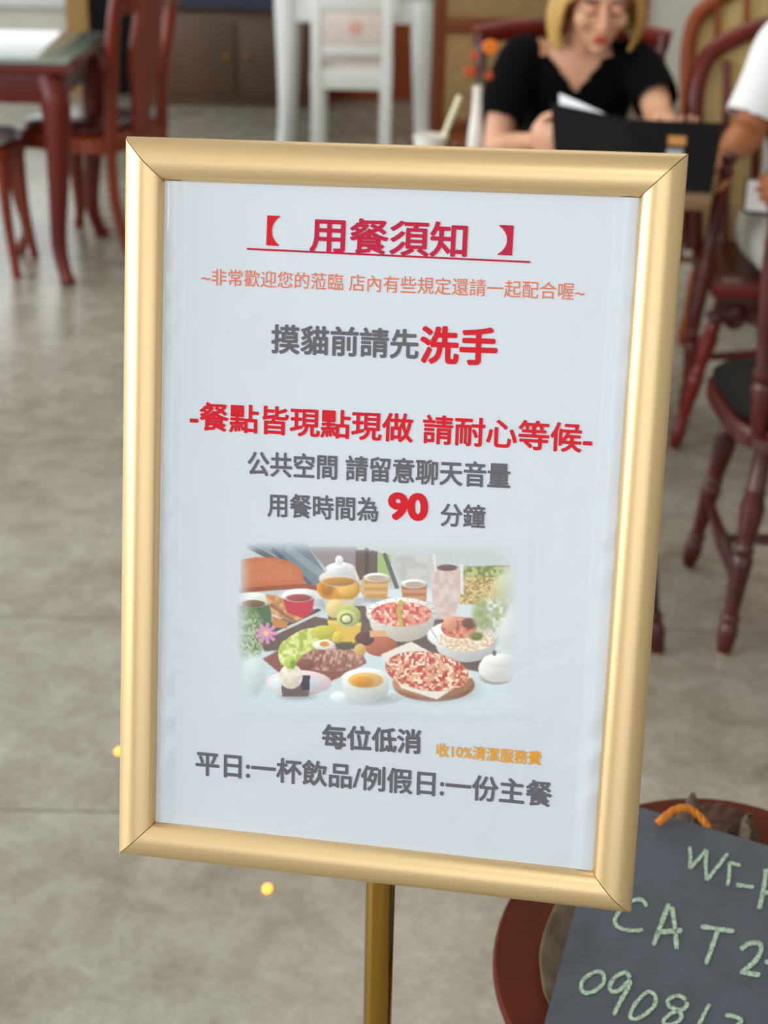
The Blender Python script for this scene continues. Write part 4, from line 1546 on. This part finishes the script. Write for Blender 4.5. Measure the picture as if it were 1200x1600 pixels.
def head_shape(bm, Mh):
    """skull, jaw and features in head space: x right, y forward, z up, metres"""
    t = BM()
    ellipsoid(t, (0, -0.012, 0.032), (0.073, 0.092, 0.082), seg=28, rings=18)
    ellipsoid(t, (0, 0.020, -0.030), (0.062, 0.064, 0.078), seg=24, rings=16)
    ellipsoid(t, (0, 0.040, -0.070), (0.040, 0.042, 0.040), seg=20, rings=12)
    ellipsoid(t, (0, 0.064, -0.095), (0.021, 0.019, 0.016))
    for s in (-1, 1):
        ellipsoid(t, (s * 0.036, 0.056, -0.026), (0.027, 0.026, 0.026))
        ellipsoid(t, (s * 0.030, 0.074, 0.026), (0.026, 0.012, 0.009))
        ellipsoid(t, (s * 0.031, 0.074, 0.004), (0.016, 0.012, 0.010))
        ellipsoid(t, (s * 0.010, 0.094, -0.032), (0.008, 0.009, 0.007))
        ellipsoid(t, (s * 0.073, -0.008, -0.006), (0.009, 0.018, 0.030))
    tube(t, spline([(0, 0.078, 0.022), (0, 0.092, 0.0), (0, 0.104, -0.022), (0, 0.100, -0.034)], 10), [0.008, 0.008, 0.0085, 0.009, 0.0095, 0.010, 0.011, 0.0118, 0.012, 0.0115, 0.009], seg=12)
    ellipsoid(t, (0, 0.080, -0.058), (0.021, 0.010, 0.0065))
    ellipsoid(t, (0, 0.078, -0.069), (0.018, 0.010, 0.0072))
    t.transform(Mh)
    merge(bm, t)


def hand_shape(bm, wrist, d, n, thumb, curl=(0.5, 0.55, 0.6, 0.65), spread=1.0, s=1.0):
    """wrist point, pointing direction d, palm normal n (towards the palm side), thumb side direction; curl in radians per joint"""
    d, n = Vector(d).normalized(), Vector(n)
    n = (n - d * n.dot(d)).normalized()
    t = d.cross(n)
    if t.dot(Vector(thumb)) < 0:
        t = -t
    w = Vector(wrist)
    rt = Matrix((t, d, n)).transposed()
    ellipsoid(bm, w + d * 0.045 * s, (0.040 * s, 0.054 * s, 0.0145 * s), rt, seg=18, rings=12)
    for k, (o, L) in enumerate(((0.030, 0.072), (0.0105, 0.080), (-0.0095, 0.074), (-0.028, 0.058))):
        p = w + d * (0.082 - 0.004 * abs(k - 1.2)) * s + t * o * s * spread
        pts = [w + d * 0.055 * s + t * o * 0.85 * s, p]
        a = curl[k] * 0.5
        for f in (0.46, 0.31, 0.23):
            dd = d * math.cos(a) + n * math.sin(a) + t * 0.06 * o / 0.03 * spread
            p = p + dd.normalized() * L * f * s
            pts.append(p)
            a += curl[k]
        capsule(bm, pts, [0.0088 * s, 0.0090 * s, 0.0084 * s, 0.0078 * s, 0.0066 * s], seg=10, n=16)
    b = w + d * 0.022 * s + t * 0.024 * s
    k1 = b + (t * 0.62 + d * 0.72 + n * 0.25).normalized() * 0.040 * s
    k2 = k1 + (t * 0.20 + d * 0.9 + n * 0.42).normalized() * 0.031 * s
    k3 = k2 + (d * 0.85 + n * 0.5 - t * 0.1).normalized() * 0.024 * s
    capsule(bm, [b, k1, k2, k3], [0.0135 * s, 0.0112 * s, 0.0098 * s, 0.0078 * s], seg=10, n=14)


def paint_faces(me, tests):
    """material index by place: tests = [(function of a point, index)]"""
    for p in me.polygons:
        for fn, ix in tests:
            if fn(p.center):
                p.material_index = ix
                break


def cloth(bm_rings_fn, keep=None, voxel=0.0065, smooth=8, thick=0.004):
    bm = BM()
    bm_rings_fn(bm)
    me = remeshed(bm, voxel, smooth)
    if keep is not None:
        b = BM()
        b.from_mesh(me)
        bpy.data.meshes.remove(me)
        bmesh.ops.delete(b, geom=[f for f in b.faces if not keep(f.calc_center_median())], context='FACES')
        me = bpy.data.meshes.new('tmp')
        b.to_mesh(me)
        b.free()
        t = bpy.data.objects.new('tmp', me)
        COL.objects.link(t)
        me2 = modified(t, [('SOLIDIFY', dict(thickness=thick, offset=-1.0)), ('SMOOTH', dict(factor=0.4, iterations=2))])
        bpy.data.objects.remove(t)
        bpy.data.meshes.remove(me)
        me = me2
    return me


XR, YF = Vector((1, 0, 0)), Vector((0, 1, 0))


# --- the woman: faces the viewer, leans on the table, looks down at the menu
wm = thing('person', 'woman with blond bob in a black V-neck top reading the open black menu', 'person', (0.49, 4.25, 0), 'people at the cafe table')
Hw = Matrix.Translation((0.512, 3.985, 1.052)) @ Matrix.Rotation(math.radians(183), 4, 'Z') @ Matrix.Rotation(math.radians(-21), 4, 'X') @ Matrix.Scale(1.07, 4)


def basis(lean, yaw=0.0):
    """right / front axes of a torso ring leaning forward (towards -Y) by lean"""
    r = Matrix.Rotation(yaw, 3, 'Z')
    return r @ Vector((1, 0, 0)), r @ Vector((0, -math.cos(lean), -math.sin(lean)))


def w_torso(bm, g=0.0):
    rings = []
    for c, rx, ry, ln in (((0.49, 4.27, 0.475), 0.150, 0.110, 0.1), ((0.49, 4.25, 0.54), 0.160, 0.115, 0.2), ((0.49, 4.215, 0.62), 0.135, 0.095, 0.3), ((0.488, 4.17, 0.70), 0.128, 0.092, 0.4),
                          ((0.485, 4.125, 0.77), 0.140, 0.105, 0.45), ((0.482, 4.09, 0.83), 0.150, 0.100, 0.5), ((0.480, 4.07, 0.88), 0.148, 0.078, 0.5), ((0.478, 4.058, 0.91), 0.110, 0.060, 0.5), ((0.478, 4.05, 0.93), 0.07, 0.05, 0.5)):
        rt, fr = basis(ln)
        rings.append((c, rx + g, ry + g, rt, fr))
    loft(bm, rings)


W_SH = (Vector((0.335, 4.06, 0.888)), Vector((0.628, 4.06, 0.880)))
W_EL = (Vector((0.272, 3.955, 0.675)), Vector((0.672, 3.880, 0.772)))
W_WR = (Vector((0.335, 3.665, 0.752)), Vector((0.665, 3.655, 0.785)))
bm = BM()
w_torso(bm)
capsule(bm, [(0.478, 4.06, 0.90), (0.487, 4.035, 0.95), (0.500, 4.005, 1.0)], [0.052, 0.047, 0.05], seg=20)
head_shape(bm, Hw)
for k in range(2):
    capsule(bm, [W_SH[k].lerp(Vector((0.48, 4.08, 0.87)), 0.3), W_SH[k], W_SH[k].lerp(W_EL[k], 0.5) + Vector(((-0.012, 0.012)[k], 0, 0.0)), W_EL[k]], [0.046, 0.047, 0.041, 0.036], seg=18)
    capsule(bm, [W_EL[k], W_EL[k].lerp(W_WR[k], 0.35), W_WR[k]], [0.036, 0.036, 0.024], seg=16, flat=0.9)
    hip = Vector((0.49 + (-0.085, 0.085)[k], 4.22, 0.50))
    knee = Vector((0.49 + (-0.11, 0.11)[k], 3.80, 0.52))
    ank = Vector((0.49 + (-0.11, 0.11)[k], 3.86, 0.09))
    capsule(bm, [hip, hip.lerp(knee, 0.5) + Vector((0, 0, 0.01)), knee], [0.082, 0.074, 0.054], seg=18)
    capsule(bm, [knee, knee.lerp(ank, 0.35) + Vector((0, 0.02, 0)), ank], [0.052, 0.052, 0.034], seg=16)
    capsule(bm, [ank + Vector((0, 0.02, -0.03)), ank + Vector((0, -0.08, -0.052)), ank + Vector((0, -0.16, -0.066))], [0.034, 0.030, 0.022], seg=14)
hand_shape(bm, W_WR[0] + Vector((0.0, -0.012, 0.004)), (0.30, -0.60, 0.16), (0.55, 0.55, 0.0), (0.2, 0.3, 0.9), curl=(0.75, 0.8, 0.85, 0.9), s=0.95)
hand_shape(bm, W_WR[1] + Vector((0, -0.012, 0.004)), (0.05, -0.75, 0.15), (-0.1, -0.2, 1.0), (-0.9, -0.1, 0.2), curl=(0.3, 0.32, 0.34, 0.36), s=0.95)
me = remeshed(bm, 0.0040, 5)
Hi = Hw.inverted()
for k in (M_SKIN_W, M_LIP, M_LASH):
    me.materials.append(k)


def lips(p):
    q = Hi @ p
    return q.y > 0.074 and ((q.x / 0.0195) ** 2 + ((q.z + 0.0635) / 0.0105) ** 2) < 1


def lashes(p):
    q = Hi @ p
    return q.y > 0.066 and any(((q.x - s * 0.031) / 0.017) ** 2 + ((q.z + 0.004) / 0.0032) ** 2 < 1 for s in (-1, 1))


def brows(p):
    q = Hi @ p
    return q.y > 0.06 and any(((q.x - s * 0.032) / 0.021) ** 2 + ((q.z - 0.030 + 0.06 * abs(abs(q.x) - 0.03)) / 0.0036) ** 2 < 1 for s in (-1, 1))


paint_faces(me, [(lips, 1), (lashes, 2), (brows, 2)])
body = bpy.data.objects.new('body', me)
COL.objects.link(body)
for p in me.polygons:
    p.use_smooth = True
me.transform(Matrix.Translation(-base_of(wm)))
body.parent = wm


def w_shirt(bm):
    w_torso(bm, 0.011)
    for k in range(2):
        e = W_SH[k].lerp(W_EL[k], 0.72) + Vector(((-0.010, 0.010)[k], 0, 0.0))
        capsule(bm, [W_SH[k].lerp(Vector((0.48, 4.08, 0.87)), 0.4), W_SH[k], W_SH[k].lerp(W_EL[k], 0.45) + Vector(((-0.014, 0.014)[k], 0, 0.0)), e], [0.054, 0.061, 0.061, 0.060], seg=20)


def v_neck(c):
    for k in range(2):      # open cuffs
        ax = (W_EL[k] - W_SH[k]).normalized()
        if (c - W_SH[k]).dot(ax) > (W_EL[k] - W_SH[k]).length * 0.70 and (c - W_SH[k].lerp(W_EL[k], 0.72)).length < 0.11:
            return False
    if c.z < 0.535:
        return False
    dx = abs(c.x - 0.470)
    if c.y < 4.07 and c.z > 0.815 and dx < (c.z - 0.815) * 0.80 + 0.002:
        return False
    if c.z > 0.902 and dx < 0.095:
        return False
    return True


link_mesh('shirt', cloth(w_shirt, v_neck), M_BLACK_CLOTH, wm, 180)


def w_trousers(bm):
    rings = []
    for c, rx, ry, ln in (((0.49, 4.27, 0.462), 0.150, 0.112, 0.1), ((0.49, 4.25, 0.54), 0.168, 0.124, 0.2), ((0.49, 4.225, 0.60), 0.152, 0.112, 0.3)):
        rt, fr = basis(ln)
        rings.append((c, rx, ry, rt, fr))
    loft(bm, rings)
    for s in (-1, 1):
        hip = Vector((0.49 + s * 0.085, 4.22, 0.50))
        knee = Vector((0.49 + s * 0.11, 3.80, 0.52))
        ank = Vector((0.49 + s * 0.11, 3.86, 0.13))
        capsule(bm, [hip, hip.lerp(knee, 0.5) + Vector((0, 0, 0.01)), knee], [0.092, 0.084, 0.064], seg=18)
        capsule(bm, [knee, knee.lerp(ank, 0.4) + Vector((0, 0.02, 0)), ank], [0.062, 0.062, 0.052], seg=16)


link_mesh('trousers', cloth(w_trousers), M_BLACK_CLOTH, wm, 180)

for s in (-1, 1):
    bm = BM()
    a = Vector((0.49 + s * 0.11, 3.86, 0.0))
    capsule(bm, [a + Vector((0, 0.03, 0.058)), a + Vector((0, -0.06, 0.048)), a + Vector((0, -0.17, 0.034))], [0.046, 0.044, 0.031], seg=16)
    link_mesh('shoe', remeshed(bm, 0.006, 4), M_BLACK, wm, 180)

# hair: a chin-length bob, parted above the face
bm = BM()
rows = []
NA, NV = 72, 26
for j in range(NV + 1):
    v = j / NV
    row = []
    for i in range(NA):
        a = 2 * math.pi * i / NA            # 0 = front
        ridge = 1 + 0.022 * math.sin(i * 2.7 + 4 * v) + 0.015 * math.sin(i * 5.3)
        if v < 0.5:
            th = v / 0.5 * math.pi / 2
            rr, z = math.sin(th), 0.030 + 0.094 * math.cos(th)
            rx, ry = 0.085 * rr, 0.104 * rr
        else:
            w = (v - 0.5) / 0.5
            z = 0.030 - 0.150 * w
            side = abs(math.sin(a))
            flare = 1 + 0.24 * math.sin(w * math.pi * 0.75) * side
            tuck = 1 - 0.10 * w ** 3
            rx, ry = 0.088 * flare * tuck, 0.104 * tuck
        row.append(bm.verts.new((rx * math.sin(a) * ridge, -0.012 + ry * math.cos(a) * ridge, z)))
    rows.append(row)
for j in range(NV):
    for i in range(NA):
        v = (j + 0.5) / NV
        a = 2 * math.pi * (i + 0.5) / NA
        da = min(a, 2 * math.pi - a)
        z = sum(q.co.z for q in (rows[j][i], rows[j + 1][i])) / 2
        op = 0.0 if z > 0.068 else min(0.98, 0.30 + (0.068 - z) * 11)
        if da < op:
            continue
        if j == 0:
            continue
        bm.faces.new((rows[j][i], rows[j][(i + 1) % NA], rows[j + 1][(i + 1) % NA], rows[j + 1][i]))
bm.faces.new(rows[1])
bmesh.ops.delete(bm, geom=[v for v in bm.verts if not v.link_faces], context='VERTS')
bm.transform(Hw)
me = bpy.data.meshes.new('tmp')
bmesh.ops.recalc_face_normals(bm, faces=bm.faces[:])
bm.to_mesh(me)
bm.free()
t = bpy.data.objects.new('tmp', me)
COL.objects.link(t)
me2 = modified(t, [('SOLIDIFY', dict(thickness=0.014, offset=-0.6)), ('SMOOTH', dict(factor=0.5, iterations=2)), ('SUBSURF', dict(levels=1, render_levels=1))])
bpy.data.objects.remove(t)
link_mesh('hair', me2, M_HAIR, wm, 180)

# --- the person at the right edge: sits turned towards the table, phone in hand
mp_ = thing('person', 'person in white T-shirt and pale shorts at the right edge looking at a phone', 'person', (1.06, 3.76, 0), 'people at the cafe table')
Hm = Matrix.Translation((1.06, 3.645, 1.205)) @ Matrix.Rotation(math.radians(170), 4, 'Z') @ Matrix.Rotation(math.radians(-24), 4, 'X') @ Matrix.Scale(1.1, 4)
MR, MF = Vector((1, 0, 0)), Vector((0, -1, 0))      # across the shoulders / facing


def m_torso(bm, g=0.0):
    rings = []
    for c, rx, ry in (((1.09, 3.775, 0.485), 0.165, 0.12), ((1.09, 3.77, 0.56), 0.17, 0.125), ((1.088, 3.755, 0.66), 0.155, 0.115), ((1.085, 3.735, 0.76), 0.160, 0.118),
                      ((1.082, 3.715, 0.86), 0.178, 0.122), ((1.08, 3.70, 0.95), 0.185, 0.108), ((1.078, 3.695, 1.01), 0.150, 0.085), ((1.075, 3.69, 1.045), 0.085, 0.06)):
        rings.append((c, rx + g, ry + g, MR, MF))
    loft(bm, rings)


M_SH = (Vector((1.275, 3.70, 0.985)), Vector((0.925, 3.70, 0.985)))       # left and right arm
M_EL = (Vector((1.235, 3.53, 0.735)), Vector((0.846, 3.645, 0.785)))
M_WR = (Vector((0.985, 3.47, 0.715)), Vector((0.778, 3.560, 0.748)))
M_HIP = (Vector((1.18, 3.74, 0.535)), Vector((0.965, 3.74, 0.535)))
M_KNEE = (Vector((1.20, 3.30, 0.575)), Vector((0.925, 3.34, 0.575)))
M_ANK = (Vector((1.22, 3.33, 0.09)), Vector((0.985, 3.36, 0.09)))
bm = BM()
m_torso(bm)
capsule(bm, [(1.078, 3.69, 1.02), (1.072, 3.68, 1.09), (1.065, 3.66, 1.14)], [0.060, 0.056, 0.058], seg=18)
head_shape(bm, Hm)
for k in range(2):
    capsule(bm, [M_SH[k].lerp(Vector((1.08, 3.70, 0.97)), 0.3), M_SH[k], M_SH[k].lerp(M_EL[k], 0.5), M_EL[k]], [0.054, 0.056, 0.048, 0.042], seg=18)
    capsule(bm, [M_EL[k], M_EL[k].lerp(M_WR[k], 0.35), M_WR[k]], [0.042, 0.042, 0.030], seg=16)
    hip, knee, ank = M_HIP[k], M_KNEE[k], M_ANK[k]
    capsule(bm, [hip, hip.lerp(knee, 0.5) + Vector((0, 0, 0.01)), knee], [0.088, 0.078, 0.058], seg=18)
    capsule(bm, [knee, knee.lerp(ank, 0.35) + Vector((0, 0.02, 0)), ank], [0.056, 0.056, 0.038], seg=16)
    capsule(bm, [ank + Vector((0, 0.02, -0.03)), ank + Vector((0, -0.08, -0.05)), ank + Vector((0, -0.17, -0.064))], [0.038, 0.033, 0.025], seg=14)
hand_shape(bm, M_WR[0] + Vector((-0.008, 0, 0)), (-0.9, 0.0, -0.18), (0.0, 0.55, -0.6), (-0.1, -0.4, 0.9), curl=(0.55, 0.6, 0.65, 0.7), s=1.08)
hand_shape(bm, M_WR[1], (-0.55, -0.60, -0.10), (-0.2, 0.0, -1.0), (0.6, -0.6, 0.2), curl=(0.25, 0.28, 0.3, 0.34), s=1.05)
me = remeshed(bm, 0.0045, 5)
body = link_mesh('body', me, M_SKIN_M, mp_, 180)


def m_shirt(bm):
    m_torso(bm, 0.014)
    for k in range(2):
        e = M_SH[k].lerp(M_EL[k], 0.86)
        capsule(bm, [M_SH[k].lerp(Vector((1.08, 3.70, 0.97)), 0.4), M_SH[k], M_SH[k].lerp(M_EL[k], 0.5), e], [0.062, 0.070, 0.070, 0.072], seg=20)


def m_keep(c):
    for k in range(2):
        ax = (M_EL[k] - M_SH[k]).normalized()
        if (c - M_SH[k]).dot(ax) > (M_EL[k] - M_SH[k]).length * 0.84 and (c - M_SH[k].lerp(M_EL[k], 0.86)).length < 0.12:
            return False
    return c.z > 0.52 and not (c.z > 1.03 and (c - Vector((1.075, 3.68, 1.06))).length < 0.09)


link_mesh('shirt', cloth(m_shirt, m_keep), M_WHITE_CLOTH, mp_, 180)


def m_shorts(bm):
    loft(bm, [((1.09, 3.775, 0.472), 0.165, 0.122, MR, MF), ((1.09, 3.765, 0.56), 0.182, 0.136, MR, MF), ((1.088, 3.755, 0.62), 0.172, 0.128, MR, MF)])
    for k in range(2):
        hip, knee = M_HIP[k], M_KNEE[k]
        capsule(bm, [hip, hip.lerp(knee, 0.35) + Vector((0, 0, 0.006)), hip.lerp(knee, 0.62)], [0.100, 0.096, 0.092], seg=20)


def s_keep(c):
    return c.y > 3.44


link_mesh('shorts', cloth(m_shorts, s_keep), mat('pale_gray_cotton', rgb(196, 194, 186), 0.85, bump=0.15, bscale=30), mp_, 180)
bm = BM()
ellipsoid(bm, (0, -0.020, 0.050), (0.080, 0.094, 0.078), seg=28, rings=18)
b2 = [f for f in bm.faces if (f.calc_center_median().y > 0.045 and f.calc_center_median().z < 0.075) or f.calc_center_median().z < -0.01]
bmesh.ops.delete(bm, geom=b2, context='FACES')
bm.transform(Hm)
me = bpy.data.meshes.new('tmp')
bm.to_mesh(me)
bm.free()
t = bpy.data.objects.new('tmp', me)
COL.objects.link(t)
me2 = modified(t, [('SOLIDIFY', dict(thickness=0.012, offset=-0.5)), ('SUBSURF', dict(levels=1, render_levels=1))])
bpy.data.objects.remove(t)
link_mesh('hair', me2, M_DARK_HAIR, mp_, 180)

for k in range(2):
    bm = BM()
    a = Vector((M_ANK[k].x, M_ANK[k].y, 0.0))
    capsule(bm, [a + Vector((0, 0.03, 0.058)), a + Vector((0, -0.07, 0.048)), a + Vector((0, -0.19, 0.034))], [0.050, 0.048, 0.034], seg=16)
    link_mesh('shoe', remeshed(bm, 0.006, 4), M_WHITE_CLOTH, mp_, 180)

# the phone in the hand
ph = thing('mobile_phone', 'phone with a pale screen held by the white-shirted person', 'phone', (0.84, 3.47, 0.67))
pr = Matrix.Rotation(math.radians(-12), 3, 'Z') @ Matrix.Rotation(math.radians(-35), 3, 'X')
pc = Vector((0.850, 3.482, 0.672))
obj('case', box(BM(), pc, (0.066, 0.009, 0.085), pr, bev=0.004), M_BLACK, ph)
obj('screen', box(BM(), pc + pr @ Vector((0, -0.0048, 0)), (0.056, 0.0006, 0.074), pr), emis('pale_screen', (0.62, 0.60, 0.60, 1), 0.25), ph)
